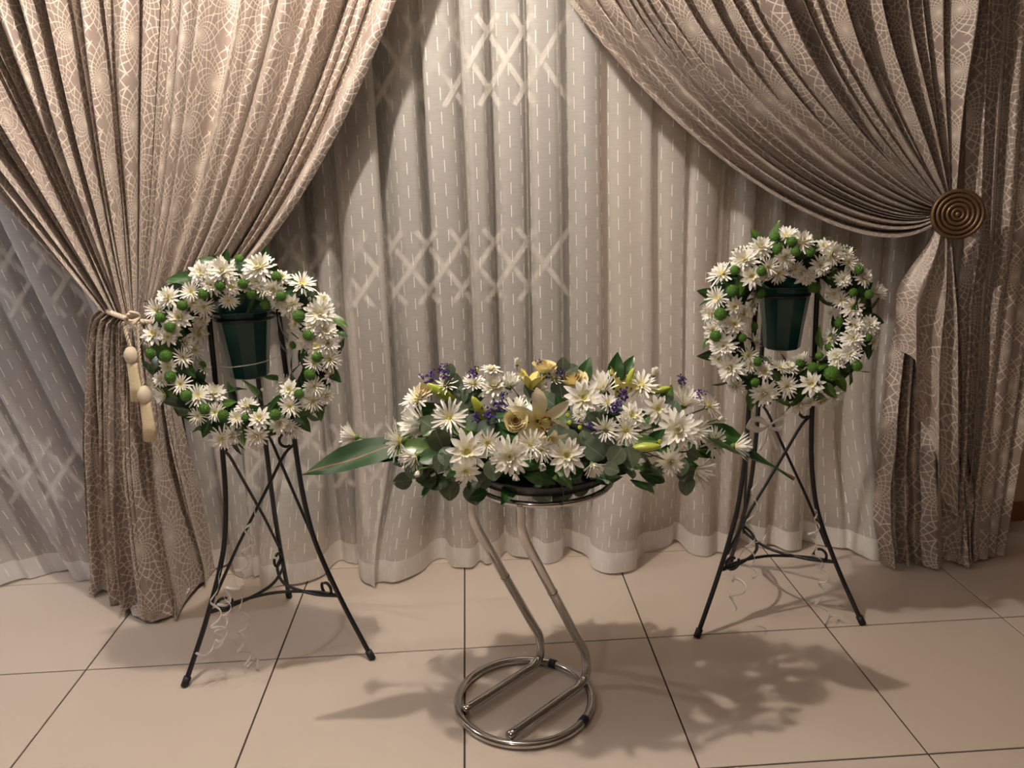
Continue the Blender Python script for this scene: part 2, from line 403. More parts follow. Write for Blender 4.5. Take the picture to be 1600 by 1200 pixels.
for j in range(NT1+1):
    t = (j/NT1)**.92; row = []
    for s in svals:
        i, f = fold_phase(e, s)
        x, y = left_upper(s, t)
        h, _, _ = fold_off(s, t, lerp(.125, .042, t))
        Yb = lerp(.54, .43, t) - wbelt(s)*t
        # lateral roll-over of each fold
        dx = lerp(.034, .006, t)*math.sin(2*PI*f)*fl[i]
        P = at(x, y, Yb); P = P + Vector((dx, -h, 0)); row.append(P)
    rows.append(row)
tie_row = rows[-1]
BL = [(150, 903), (166, 938), (190, 957), (222, 966), (262, 972), (292, 945), (318, 915), (334, 893)]
BLw = [atz(x, y, 0) for x, y in BL]
def polyw(P, s):
    f = s*(len(P)-1); i = min(int(f), len(P)-2); return P[i].lerp(P[i+1], f-i)
rows2 = []; NT2 = 60
e2 = [0, .13, .27, .36, .56, .80, 1.0]
f2a = [rng.uniform(.6, 1.2) for _ in range(9)]
for j in range(1, NT2+1):
    t = j/NT2; row = []
    for k, s in enumerate(svals):
        A = tie_row[k]; B = polyw(BLw, s).copy()
        i, f = fold_phase(e, s); i2, g2 = fold_phase(e2, s)
        spread = t**.55
        P = Vector((lerp(A.x, B.x, spread), lerp(A.y, B.y+.055, t**.8), lerp(A.z, .004, t)))
        h1 = .020*famp[i]*prof(f)*(1-sm(t*1.6)*.9); h2 = .082*f2a[i2]*prof(g2, .62)*sm(t*2.0)
        P.y -= h1+h2; P.x += .012*math.sin(2*PI*g2)*sm(t*2)
        P.x += .012*math.sin(t*5+s*3)*t
        if t > .93: P.y -= .03*(t-.93)/.07*(.5+.5*math.sin(s*23)); 
        P.z += .018*t**6*(.5+.5*math.sin(s*17+1))
        row.append(P)
    rows2.append(row)
cloth('gathered_top', rows, M['drape'], ld, lo, urow=12)
cloth('hanging_tail', [tie_row]+rows2, M['drape'], ld, lo, urow=42)
# turned-up corner of the hem, lying on the floor
cr = []
for j in range(9):
    row = []
    for i in range(13):
        a = i/12; b = j/8
        p0 = atz(lerp(196, 300, a), lerp(946, 938, a)); p1 = atz(lerp(208, 285, a), lerp(966, 952, a) + 16*math.sin(a*PI)*1.0)
        P = p0.lerp(p1, b); P.z = .012+.045*(1-b)*(.6+.4*math.sin(a*9))+.004*math.sin(a*14); row.append(P)
    cr.append(row)
cloth('turned_hem', cr, M['drape'], ld, lo, urow=4)

# --- rope tieback with two tassels
tb = empty('rope_tieback', at(205, 498, .34), 'ivory twisted rope tieback with two cream tassels on left drape', 'tieback')
tbo = Vector(tb.location)
def twisted(pts, R, r, turns, strands=3):
    pts = crom(pts, 14); g_ = G(); n = len(pts)
    L = [0]
    for i in range(1, n): L.append(L[-1]+(pts[i]-pts[i-1]).length)
    for k in range(strands):
        path = []
        for i, p in enumerate(pts):
            T = (pts[min(i+1, n-1)]-pts[max(i-1, 0)]).normalized(); nn = T.cross(Vector((0, 0, 1)));
            if nn.length < .2: nn = T.cross(Vector((0, 1, 0)))
            nn.normalize(); bb = T.cross(nn); a = 2*PI*(turns*L[i]+k/strands); path.append(p+(nn*math.cos(a)+bb*math.sin(a))*R)
        g_.tube(path, r, 6)
    return g_
belt = []
for k in range(25):
    s = k/24; x, y = lerp(158, 262, s), 482+21*math.sin(min(1, s*1.35)*PI/2)
    belt.append(at(x, y, .395-.115*math.sin(PI*min(1, max(0, s*.94+.03)))))
for q in (.46,): belt.append(at(268, 498, q))
belt.insert(0, at(156, 478, .46))
twisted(belt, .0042, .0047, 30).obj('rope', M['rope'], tb, True, tbo)
kn = G(); kc = at(206, 497, .268)
for k in range(3): kn.tube([kc+Vector((.016*math.cos(a)+.004*(k-1), .010*math.sin(a*2+k), .014*math.sin(a)+.006*(k-1))) for a in [2*PI*i/20 for i in range(20)]], .0052, 6, True)
kn.obj('knot', M['rope'], tb, True, tbo)
def tassel(x0, y0, x1, y1, y2, yb):
    a = at(x0, y0, .272); c_ = at(x1, y1, .268)
    cd = twisted([a, a.lerp(c_, .5)+Vector((0, -.006, 0)), c_], .0028, .0032, 40, 2).obj('cord', M['rope'], tb, True, tbo)
    H = (at(x1, y1, .268)-at(x1, y2, .268)).length; S = (at(x1, y2, .268)-at(x1, yb, .268)).length
    hd = G(); seg = 28; pf = [(.003, 0), (.012, -.1*H), (.020, -.35*H), (.0215, -.6*H), (.019, -.85*H), (.0155, -1.0*H)]
    hd.lathe(pf, seg)
    for n_, v in enumerate(hd.V):
        rr = 1+.06*(1 if n_ % 2 else -1); v.x *= rr; v.y *= rr
    hd.xf(Matrix.Translation(c_)).obj('tassel_head', M['rope'], tb, True, tbo)
    sk = G(); sk.lathe([(.0155, -H), (.0165, -H-.1*S), (.019, -H-.6*S), (.0215, -H-S), (.018, -H-S+.004), (.002, -H-S+.006)], 36)
    for n_, v in enumerate(sk.V):
        rr = 1+.07*math.sin(n_*2.4+v.z*9); v.x *= rr; v.y *= rr*.7
    sk.xf(Matrix.Translation(c_)).obj('tassel_skirt', M['tassel'], tb, True, tbo)
tassel(194, 503, 203, 541, 566, 626); tassel(215, 503, 223, 602, 628, 688)

# --- right drape : swag, tail, side panel
rng = random.Random(12)
rd = empty('drape_curtain', (1.9, .42, 0), 'taupe patterned satin drape swept right behind a bronze round holdback', 'curtain')
ro = Vector(rd.location)
e = folds(rng, 25, .6); nf = len(e)-1
famp = [rng.uniform(.6, 1.15) for _ in range(nf)]; fn = [sinnoise(rng, 3, .7) for _ in range(nf)]; fl = [rng.uniform(-.5, .55) for _ in range(nf)]
svals = []
for i in range(nf):
    for k in range(PER): svals.append(lerp(e[i], e[i+1], k/PER))
svals.append(1.0)
LEAD = 0
def bez(P, t):
    a = (1-t); return tuple(a**3*P[0][k]+3*a*a*t*P[1][k]+3*a*t*t*P[2][k]+t**3*P[3][k] for k in (0, 1))
def right_swag(s, t):
    w_ = (1-s)**1.7
    P0 = (lerp(770, 1535, s), -170)
    ex, ey = 1466+16*s, 333-12*s
    l1 = (lerp(P0[0], ex, .33), lerp(P0[1], ey, .33)); l2 = (lerp(P0[0], ex, .7), lerp(P0[1], ey, .7))
    P1 = (lerp(l1[0], 925, w_), lerp(l1[1], 165, w_)); P2 = (lerp(l2[0], 1350, w_), lerp(l2[1], 478, w_))
    return bez((P0, P1, P2, (ex, ey)), t)
rows = []
for j in range(101):
    t = j/100; row = []
    for s in svals:
        i, f = fold_phase(e, s); x, y = right_swag(s, t)
        h, _, _ = fold_off(s, t, lerp(.115, .024, t**1.3))
        Yb = lerp(.52, .45, t) - .05*math.sin(PI*t)*(1-s)
        P = at(x, y, Yb)
        n2 = Vector((0, -1, 0)); P += n2*h; P.x += lerp(.034, .0, t)*math.sin(2*PI*f)*fl[i]; row.append(P)
    rows.append(row)
cloth('swag', rows, M['drape'], rd, ro, urow=10)
# tail under the holdback
e3 = [0, .22, .36, .80, 1.0]; f3 = [.9, .6, 1.2, .8]
sv = []
for i in range(4):
    for k in range(34): sv.append(lerp(e3[i], e3[i+1], k/22))
sv.append(1.0)
TL = [(1462, 338), (1440, 365), (1412, 400), (1398, 450), (1390, 520), (1381, 620), (1370, 720), (1362, 800), (1366, 866)]
TR = [(1484, 338), (1492, 365), (1499, 400), (1503, 450), (1504, 520), (1504, 620), (1504, 720), (1500, 800), (1492, 878)]
rows = []
NTT = 90
for j in range(NTT+1):
    t = j/NTT; fi = t*8; i0 = min(int(fi), 7); ff = fi-i0
    L = (lerp(TL[i0][0], TL[i0+1][0], ff), lerp(TL[i0][1], TL[i0+1][1], ff)); R_ = (lerp(TR[i0][0], TR[i0+1][0], ff), lerp(TR[i0][1], TR[i0+1][1], ff))
    row = []
    for s in sv:
        x = lerp(L[0], R_[0], s); y = lerp(L[1], R_[1], s)
        i, f = fold_phase(e3, s)
        Yb = lerp(.44, .43, t)
        P = at(x, y, Yb); 
        zt = lerp(at(1470, 338, .44).z, .012, t); P.z = zt
        h = (.016+.05*sm(t*3)*(1-.35*t))*f3[i]*prof(f, .7)
        # slumped cross folds low down
        h += .034*sm((t-.55)/.25)*(.5+.5*math.sin((t-.5)*17+s*2.6+.9*math.sin(s*5)))
        if t > .9: h += .05*(t-.9)/.1*(.4+.6*math.sin(s*PI))
        P.y -= h; P.x += .014*math.sin(2*PI*f)*sm(t*3)
        row.append(P)
    rows.append(row)
cloth('tail', rows, M['drape'], rd, ro, urow=50)
# cascade edge at the tail's left: a shorter layer hanging in front with a zig-zag hem
rows = []
e4 = folds(rng, 3, .2); sv4 = [i/60 for i in range(61)]
for j in range(41):
    t = j/40; row = []
    for s in sv4:
        i, f = fold_phase(e4, s)
        yb = pl([0, .18, .3, .42, .55, .8, 1], [545, 560, 640, 660, 735, 800, 825], s)
        x = lerp(lerp(1464, 1400, sm(t*1.6)), lerp(1486, 1499, sm(t*1.6)), s); y = lerp(342, yb, t)
        P = at(x, y, .385); P.y -= (.012+.035*sm(t*2.5))*prof(f, .8); P.x += .012*math.sin(2*PI*f)*sm(t*3); row.append(P)
    rows.append(row)
cloth('cascade', rows, M['drape'], rd, ro, urow=20)
# side panel
e5 = folds(rng, 6, .35); sv5 = []
for i in range(6):
    for k in range(16): sv5.append(lerp(e5[i], e5[i+1], k/16))
sv5.append(1.0)
a5 = [rng.uniform(.7, 1.2) for _ in range(6)]; n5 = [sinnoise(rng, 3, .6) for _ in range(6)]
rows = []
for j in range(91):
    t = j/90; row = []
    for s in sv5:
        y = lerp(-190, lerp(880, 850, s), t)
        xl = pl([-190, 330, 420, 700, 880], [1518, 1512, 1500, 1492, 1472], y); xr = pl([-190, 300, 560, 850], [1720, 1650, 1608, 1556], y)
        x = lerp(xl, xr, s); i, f = fold_phase(e5, s)
        P = at(x, y, .45); P.z = lerp(at(1500, -190, .45).z, .012, t)
        h = (.055*(1-.25*t))*a5[i]*prof(f, .8)*(1+.3*n5[i](t))
        if t > .88: h += .10*(t-.88)/.12*(1-s)**1.5
        P.y -= h; P.x += .015*math.sin(2*PI*f+i); row.append(P)
    rows.append(row)
cloth('side_panel', rows, M['drape'], rd, ro, urow=30)

# --- bronze holdback
hc = at(1495, 335, .33)
hb = empty('curtain_holdback', hc, 'round bronze holdback with concentric rings pinning the right drape', 'holdback')
q = Vector((-.30, -1, .10)).normalized().to_track_quat('Z', 'Y')
R = .083
pf = [(.0, .0), (R*.9, .0), (R, .006), (R, .012), (R*.96, .018), (R*.88, .019), (R*.84, .010)]
disc = G().lathe(pf+[(.002, .010)], 48); link('backplate', mkmesh('backplate', disc.V, disc.F, M['bronze']), hb, (0, 0, 0), q)
for rr, tw in ((.74, 1), (.56, 0), (.38, 1), (.20, 0)):
    pts = [(R*rr*math.cos(a), R*rr*math.sin(a), .012) for a in [2*PI*i/64 for i in range(64)]]
    g_ = G().tube(pts, [.0065*(1+(.16*(i % 2) if tw else 0)) for i in range(64)], 8, True); link('ring', mkmesh('ring', g_.V, g_.F, M['bronze']), hb, (0, 0, 0), q)
g_ = G().lathe([(.010, .008), (.010, .014), (.006, .019), (.001, .020)], 20); link('boss', mkmesh('boss', g_.V, g_.F, M['bronze']), hb, (0, 0, 0), q)
G().tube([hc+Vector((.015, .005, 0)), hc+Vector((.04, .20, 0)), Vector((hc.x+.05, WY, hc.z))], .009, 10).obj('wall_post', M['bronze'], hb, True, hc)

# --- sheers
rng = random.Random(3)
def sheer(name, ridges, Y0, mat, label, slant=0, x_end=None, lobes=(), amp=.056, z0=2.55, seed=0):
    r_ = random.Random(seed); xs = [at(x, 600, Y0).x for x in ridges]
    rows = []; n = len(xs)-1; A = [r_.uniform(.65, 1.25) for _ in range(n+1)]; nz = [sinnoise(r_, 3, .5) for _ in range(n+1)]; D = [r_.uniform(-1, 1) for _ in range(n+1)]
    K = 22; S = []; RA = [r_.choice([.06, .12, .22, .30, .36]) for _ in range(n+1)]; RP = [r_.uniform(-1.2, 1.2) for _ in range(n+1)]
    for i in range(n):
        for k in range(K): S.append((i, k/K))
    S.append((n-1, 1.0)); NR = 80
    for j in range(NR+1):
        t = j/NR; z = lerp(z0, .006, 1-(1-t)**1.0); low = sm(1-z/.75); row = []
        for i, f in S:
            x = lerp(xs[i], xs[i+1], f)
            a = amp*lerp(A[i], A[i+1], f)*(1+.4*lerp(nz[i](z*.4), nz[i+1](z*.4), f))
            c = math.cos(2*PI*f); h = a*math.tanh(1.7*c)/math.tanh(1.7)
            ph = (i+f)*2*PI*.43+seed; h = lerp(h, .5*h+.055*math.sin(ph), low**1.3); per = xs[i+1]-xs[i]
            # the folds roll over sideways, so that one edge of each is crisp
            ra, rp = lerp(RA[i], RA[i+1], sm(f)), lerp(RP[i], RP[i+1], sm(f)); xo = per*ra*(1-.5*low)*(math.sin(2*PI*f+rp)-math.sin(rp)*.0)+.014*lerp(nz[i](z*.5+3), nz[i+1](z*.5+3), f)
            y = Y0-h
            for (lx, lw, ld_, sh) in lobes:
                g2 = math.exp(-((x-lx)/lw)**2); y -= ld_*g2*low**1.6; xo += sh*g2*low**1.4
            xx = x+xo-slant*(z-.05)
            zz = z
            if z < .05: zz = max(.004, z+.006*math.sin(x*31))
            row.append(Vector((xx, min(y, WY-.03), zz)))
        rows.append(row)
    me_o = cloth(name, rows, mat, None, (at(ridges[len(ridges)//2], 600, Y0).x, Y0, 0), urow=NR//2)
    return tag(me_o, label, 'sheer curtain')
def fx(px, py): return atz(px, py).x
RID = [292, 345, 390, 425, 480, 527, 577, 655, 720, 757, 810, 855, 915, 985, 1042, 1095, 1148, 1195, 1240, 1290, 1340, 1385, 1425, 1470]
sheer('sheer_curtain', RID, .615, M['sheer'], 'ivory dashed sheer curtain pooling on the floor between the drapes',
      lobes=((fx(640, 915), .14, .18, -.10), (fx(980, 892), .12, .13, -.08), (fx(460, 905), .10, .14, -.10), (fx(1340, 885), .13, .13, .05), (fx(790, 890), .08, .03, 0), (fx(1130, 850), .1, .04, 0)), seed=4)
sheer('sheer_curtain', [-330, -270, -205, -150, -80, -10, 60, 120, 190, 260, 320], .63, M['sheer_cool_lit'], 'dashed sheer curtain with cool light in its tint, slanting behind the roped left drape',
      slant=.30, lobes=((fx(60, 905), .2, -.02, 0),), amp=.04, seed=9)

# ------------------------------------------------------------------ flowers : shared meshes
def petal(g_, az, elev, L, wd, r0, z0, curl, cup=.25, prof_=(.45, .85, 1, .9, .35), tipx=1.0, twist=0):
    n = len(prof_); ca, sa = math.cos(az), math.sin(az); V = []
    rr, zz, el = r0, z0, elev
    for k in range(n):
        hw = wd*prof_[k]/2; tx = -sa; ty = ca
        for sgn in (-1, 0, 1):
            lift = cup*hw*(1 if sgn else 0)
            nr, nz_ = -math.sin(el), math.cos(el)
            px = (rr+nr*lift); pz = zz+nz_*lift
            V.append((px*ca+tx*hw*sgn, px*sa+ty*hw*sgn, pz))
        st = L/(n-1); rr += math.cos(el)*st; zz += math.sin(el)*st; el += curl/(n-1)
    F = []
    for k in range(n-1):
        for q_ in (0, 1): F.append((k*3+q_, k*3+q_+1, (k+1)*3+q_+1, (k+1)*3+q_))
    g_.add(V, F)
def mum_mesh(seed, style):
    r_ = random.Random(seed); g_ = G()
    if style == 'spider': layers = [(17, .20, .95, .12, .10, .05, -.15), (15, .55, .85, .11, .09, .10, -.25), (11, .95, .65, .10, .08, .13, -.35)]; pr = (.5, .7, .8, .95, .45)
    elif style == 'daisy': layers = [(12, .10, .92, .27, .12, .04, -.1), (10, .42, .72, .24, .10, .09, -.2), (7, .85, .42, .18, .07, .12, .1)]; pr = (.45, .85, 1, .85, .2)
    elif style == 'double': layers = [(16, .02, .92, .19, .12, .02, .0), (15, .35, .84, .18, .10, .08, .15), (13, .70, .70, .17, .08, .14, .3), (9, 1.1, .46, .14, .05, .18, .4)]; pr = (.5, .85, 1, .95, .4)
    elif style == 'cup': layers = [(16, .75, .95, .15, .12, .0, .0), (14, 1.0, .92, .14, .10, .05, .0), (10, 1.25, .80, .13, .06, .08, .1)]; pr = (.5, .75, .9, 1, .45)
    else: layers = [(9, 1.15, .85, .30, .16, .0, .5), (7, 1.3, .82, .28, .10, .02, .4)]; pr = (.7, 1, 1, .75, .3)
    for n, el, L, wd, r0, z0, cu in layers:
        o_ = r_.uniform(0, 6)
        for k in range(n):
            petal(g_, o_+2*PI*(k+r_.uniform(-.3, .3))/n, el+r_.uniform(-.14, .14), L*r_.uniform(.84, 1.06)-r0, wd*r_.uniform(.85, 1.15), r0, z0, cu+r_.uniform(-.3, .25), .35, pr)
    return mkmesh('chrysanthemum', g_.V, g_.F, M['mum'])
MUM = {st: [mum_mesh(10*i+k, st) for k in range(3)] for i, st in enumerate(('spider', 'daisy', 'double', 'cup', 'bud'))}
g_ = G().lathe([(.0, .0), (.13, .02), (.17, .09), (.13, .17), (.06, .20), (.005, .18)], 14); DISC = mkmesh('flower_disc', g_.V, g_.F, M['mumd'])
g_ = G().lathe([(.035, -.55), (.035, -.22), (.10, -.17), (.17, -.06), (.16, .03), (.02, .04)], 10); CAL = mkmesh('calyx', g_.V, g_.F, M['green'])
def button_mesh(seed):
    r_ = random.Random(seed); g_ = G().lathe([(.001, -.6), (.55, -.45), (.82, -.1), (.80, .25), (.55, .55), (.20, .68), (.001, .68)], 14)
    for k in range(90):                     # tight short florets
        z = 1-1.55*(k+.5)/90; a = k*2.39996; s_ = math.sqrt(max(0, 1-z*z)); d = Vector((s_*math.cos(a), s_*math.sin(a), z)); t1 = d.orthogonal().normalized()*.085; t2 = d.cross(t1)
        b = Vector((d.x*.82, d.y*.82, d.z*.66)); tp_ = b+d*.2*r_.uniform(.7, 1.2); g_.add([b+t1, b+t2, b-t1, b-t2, tp_], [(0, 1, 4), (1, 2, 4), (2, 3, 4), (3, 0, 4)])
    return mkmesh('button_flower', g_.V, g_.F, M['button'], False)
BUT = [button_mesh(k) for k in range(3)]
def leaf_mesh(seed, mat, name='leaf', wid=.46, pr=(.05, .55, .9, 1, .85, .5, .04), fold=.22, bend=.35):
    # runs along +Y from 0 to 1, face is +Z
    r_ = random.Random(seed); V = []; F = []; n = len(pr); bd = bend*r_.uniform(.3, 1.4)
    for k in range(n):
        y = k/(n-1); w_ = wid*pr[k]/2; z = -bd*y*y*.6
        for c in (-1, -.5, 0, .5, 1): V.append((w_*c, y, z+fold*abs(c)*w_+.02*math.sin(y*9+c*2+seed)))
    for k in range(n-1):
        for c in range(4): F.append((k*5+c, k*5+c+1, (k+1)*5+c+1, (k+1)*5+c))
    return mkmesh(name, V, F, mat)
LEAF = [leaf_mesh(k, M['leaf'] if k % 3 else M['leaf2']) for k in range(6)]
ROUND = (.25, .78, 1, 1, .88, .6, .12)
EUC = [leaf_mesh(20+k, M['euc'] if k % 2 == 0 else M['euc2'], 'eucalyptus_leaf', .92, ROUND, .10, .2) for k in range(4)]

def quat(nrm, spin=0):
    return Vector(nrm).normalized().to_track_quat('Z', 'Y') @ Quaternion((0, 0, 1), spin)
def put_mum(parent, P, nrm, r, style, rng, o, calyx=False, nm='chrysanthemum'):
    c = link(nm, rng.choice(MUM[style]), parent, P-o, quat(nrm, rng.uniform(0, 6.28)), r)
    if style != 'bud': link('flower_disc', DISC, c, (0, 0, 0), None, 1.0 if style != 'double' else .7)
    if calyx: link('calyx', CAL, c)
    return c
def put_leaf(parent, P, dirv, nrm, L, rng, o, pool=None, nm='leaf', wscale=1.0):
    y = Vector(dirv).normalized(); z = Vector(nrm); z = (z-y*z.dot(y))
    if z.length < 1e-3: z = y.orthogonal()
    z.normalize(); x = y.cross(z); mt = Matrix((x, y, z)).transposed()
    return link(nm, rng.choice(pool or LEAF), parent, P-o, mt.to_quaternion(), (L*wscale, L, L))

# ------------------------------------------------------------------ easels
CEN = Vector((-.597, .08, 0)); FEET = [Vector((-.256, -.2, 0)), Vector((.304, -.113, 0)), Vector((-.048, .313, 0))]
def kz(z): return pl([0, .15, .25, .3, .4, .5, .6, .72, 1.05, 1.2], [1, .775, .64, .575, .475, .415, .385, .37, .345, .335], z)
def legp(i, z): return Vector((FEET[i].x*kz(z), FEET[i].y*kz(z), z))
def make_easel():
    root = empty('flower_easel', CEN)
    for i in range(3):
        zs = [0.006, .08, .16, .24, .32, .40, .48, .56, .64, .74, .86, .98, 1.08, 1.15]
        lg = G().tube(crom([legp(i, z) for z in zs], 5), .0078, 10).obj('leg', M['iron'], root)
        lg.location = (0, 0, 0)
        d = (legp(i, .03)-legp(i, 0)).normalized()
        G().tube([legp(i, 0)+Vector((0, 0, .002)), legp(i, .028)], .0115, 10).obj('rubber_foot', M['rubber'], lg)
    def scroll(c, ax, upv, R, turns, start=0):
        return [c+(ax*math.cos(start+2*PI*turns*k/22)+upv*math.sin(start+2*PI*turns*k/22))*R*(1-.25*k/22) for k in range(23)]
    for i, j in ((1, 0), (2, 1), (0, 2)):   # one diagonal rod on each face, ends curled
        a = legp(i, .735); b = legp(j, .27); d = (b-a).normalized(); side = (a-b); side.z = 0; side.normalize(); upz = Vector((0, 0, 1))
        a2 = a.lerp(b, .06); c_ = a2 - side*.0 + upz*.0
        top = scroll(a+Vector((0, 0, -.012))-side*.022, side, upz, .026, .92, -.6)
        top.reverse()
        bot = scroll(b+side*.024+Vector((0, 0, -.045)), -side, upz, .025, .92, 2.6)
        pts = top+[a.lerp(b, .12), a.lerp(b, .3)+Vector((0, 0, .0)), a.lerp(b, .5), a.lerp(b, .7), a.lerp(b, .9)+side*.006]+[b+side*.004+Vector((0, 0, -.01))]
        G().tube(crom(pts, 3), .0048, 8).obj('diagonal_rod', M['iron'], root)
        G().tube(crom(bot, 3), .0048, 8).obj('scroll', M['iron'], root)
    for i, j in ((0, 1), (1, 2), (2, 0)):   # arcs bowed toward the centre
        a, b = legp(i, .21), legp(j, .21); mid = (a+b)/2; inn = Vector((-mid.x, -mid.y, 0)).normalized()
        k_ = .075 if (i, j) == (0, 1) else .085
        G().tube(crom([a, a.lerp(b, .18)+inn*k_*.60, mid+inn*k_, a.lerp(b, .82)+inn*k_*.60, b], 8), .0052, 8).obj('arc_stretcher', M['iron'], root)
    rr = .087; zc = 1.098
    G().tube([Vector((0, -.01, zc))+Vector((rr*math.cos(a)*1.0, rr*math.sin(a), 0)) for a in [2*PI*k/40 for k in range(40)]], .005, 8, True).obj('pot_ring', M['iron'], root)
    return root
ez = make_easel(); tag(ez, 'black iron tripod easel carrying the flower wreath beside the roped drape', 'easel', 'wreath easels')
def copy_tree(o, parent=None):
    c = o.copy(); COL.objects.link(c); c.parent = parent
    for ch in list(o.children): copy_tree(ch, c)
    return c
CENR = Vector((1.035, .152, 0)); ROTR = -.117
ezr = copy_tree(ez); ezr.location = CENR; ezr.rotation_euler = (0, 0, ROTR)
tag(ezr, 'black iron tripod easel carrying the flower wreath nearest the bronze holdback', 'easel', 'wreath easels')

# pots
def make_pot(P, label, sc=1.0, tilt=0):
    root = empty('flower_bucket', P, label, 'bucket', 'green buckets on the easels')
    g_ = G(); seg = 10; H = .195*sc
    prf = [(.052, 0), (.056, .004), (.063, .07), (.074, .15), (.080, H), (.088, H+.002), (.089, H+.010), (.080, H+.010), (.072, .15), (.050, .012), (.001, .012)]
    g_.lathe(prf, seg); link('bucket_body', mkmesh('bucket_body', g_.V, g_.F, M['pot'], False), root, (0, 0, 0), Quaternion((0, 0, 1), .3))
    g_ = G().tube([(.0885*math.cos(a), .0885*math.sin(a), H+.006) for a in [2*PI*k/32 for k in range(32)]], .004, 6, True); link('rim', mkmesh('rim', g_.V, g_.F, M['pot']), root)
    g_ = G().lathe([(.074, H-.02), (.072, H+.01), (.055, H+.04), (.025, H+.055), (.001, H+.058)], 24); link('floral_foam', mkmesh('floral_foam', g_.V, g_.F, M['foam']), root)
    for k in range(3):                       # strip of clear tape holding it to the easel
        pass
    return root
pL = at(391, 587, .065); make_pot(pL, 'dark green plastic bucket inside the wreath beside the roped drape')
pR = at(1221, 543, .14); make_pot(pR, 'dark green plastic bucket inside the wreath nearest the bronze holdback')
tpL = G(); 
pts = [at(x, y, Y) for x, y, Y in ((336, 571, .02), (356, 574, -.02), (385, 571, -.035), (410, 566, -.02), (430, 559, .02))]
tag(tpL.tube(crom(pts, 5), .0016, 6).obj('tie_wire', M['ribbon'], None, True, pts[2]), 'thin clear tie stretched across the left green bucket', 'tie')

# ------------------------------------------------------------------ wreaths
def make_wreath(C, nrm, R0, rt_, label, mums, buttons, leaves, sc, org, seed):
    root = empty('flower_wreath', C, label, 'wreath', 'flower wreaths on easels'); rng = random.Random(seed); o = Vector(C)
    n = Vector(nrm).normalized(); ax = Vector((1, 0, 0)); ax = (ax-n*ax.dot(n)).normalized(); ay = n.cross(ax)
    if ay.z < 0: ay = -ay
    pts = [(ax*math.cos(a)+ay*math.sin(a))*R0 for a in [2*PI*k/48 for k in range(48)]]
    g_ = G().tube(pts, rt_*.62, 12, True); link('moss_base', mkmesh('moss_base', g_.V, g_.F, M['foamring']), root)
    def place(zx, zy, lift=0):
        x, y = org[0]+zx/sc, org[1]+zy/sc; d = ray(x, y); t = (o-CAM).dot(n)/d.dot(n); P = CAM+d*t-o
        # pull a little toward the viewer's side: iterate on the tube surface
        for _ in range(2):
            a, b = P.dot(ax), P.dot(ay); rho = math.hypot(a, b) or 1e-4; dl = max(-rt_*.98, min(rt_*.98, rho-R0)); h = math.sqrt(rt_*rt_-dl*dl)
            t = (o+n*h-CAM).dot(n)/d.dot(n); P = CAM+d*t-o
        a, b = P.dot(ax), P.dot(ay); rho = math.hypot(a, b) or 1e-4; rad = (ax*a+ay*b)/rho; dl = rho-R0; cl = max(-rt_*1.0, min(rt_*1.0, dl))
        h = math.sqrt(max(0, rt_*rt_-cl*cl)); nn = (rad*cl+n*(h+.012)).normalized()
        return P, nn, rad, cl
    s_px = ppm(o)
    for q_ in mums:
        zx, zy, r = q_[:3]; P, nn, rad, cl = place(zx, zy); rr = r/sc/s_px*1.26
        st = q_[3] if len(q_) > 3 else rng.choice(['spider', 'daisy', 'double', 'spider', 'double'])
        if r <= 30: st = 'bud'
        nn = (nn+Vector((rng.uniform(-.25, .25), rng.uniform(-.1, .1), rng.uniform(-.1, .35)))).normalized()
        put_mum(root, P+o-nn*rr*.12, nn, rr*(1.12 if st != 'bud' else .8), st, rng, o)
    for k in range(26):                      # smaller blooms tucked in between
        a = 2*PI*(k+rng.uniform(-.4, .4))/26; b = rng.uniform(-1.25, 1.25); rad = ax*math.cos(a)+ay*math.sin(a); nn = (n*math.cos(b)+rad*math.sin(b)).normalized()
        put_mum(root, o+rad*R0+nn*rt_*.86, (nn+Vector((rng.uniform(-.3, .3), 0, rng.uniform(0, .3)))).normalized(), rng.uniform(.030, .042), rng.choice(['spider', 'double', 'daisy', 'cup']), rng, o)
    for q_ in buttons:
        zx, zy = q_[:2]; r = q_[2] if len(q_) > 2 else 32
        P, nn, rad, cl = place(zx, zy); rr = r/sc/s_px*.98; link('button_flower', rng.choice(BUT), root, P+nn*rr*.7, quat(nn, rng.uniform(0, 6)), rr)
    for zx, zy in leaves:
        P, nn, rad, cl = place(zx, zy); tang = n.cross(rad)
        dr = (rad*(1 if cl > -.01 else -.5)*rng.uniform(.3, 1)+tang*rng.uniform(-1, 1)+nn*.25).normalized(); L = rng.uniform(.062, .085)
        put_leaf(root, P+o-dr*L*.5-nn*.004, dr, nn, L, rng, o)
    for k in range(110):                     # foliage lining of the ring, all round and behind
        a = 2*PI*(k+rng.random())/110; b = rng.uniform(-1.7, 1.7) if k % 4 else rng.uniform(1.7, 4.5)
        rad = ax*math.cos(a)+ay*math.sin(a); nn = n*math.cos(b)+rad*math.sin(b); P = rad*R0+nn*rt_*.60; tang = n.cross(rad)
        dr = (tang*rng.uniform(-1, 1)+nn*rng.uniform(.15, .6)+rad*rng.uniform(-.2, .5)).normalized()
        put_leaf(root, P+o-dr*.02, dr, nn, rng.uniform(.06, .085), rng, o)
    return root
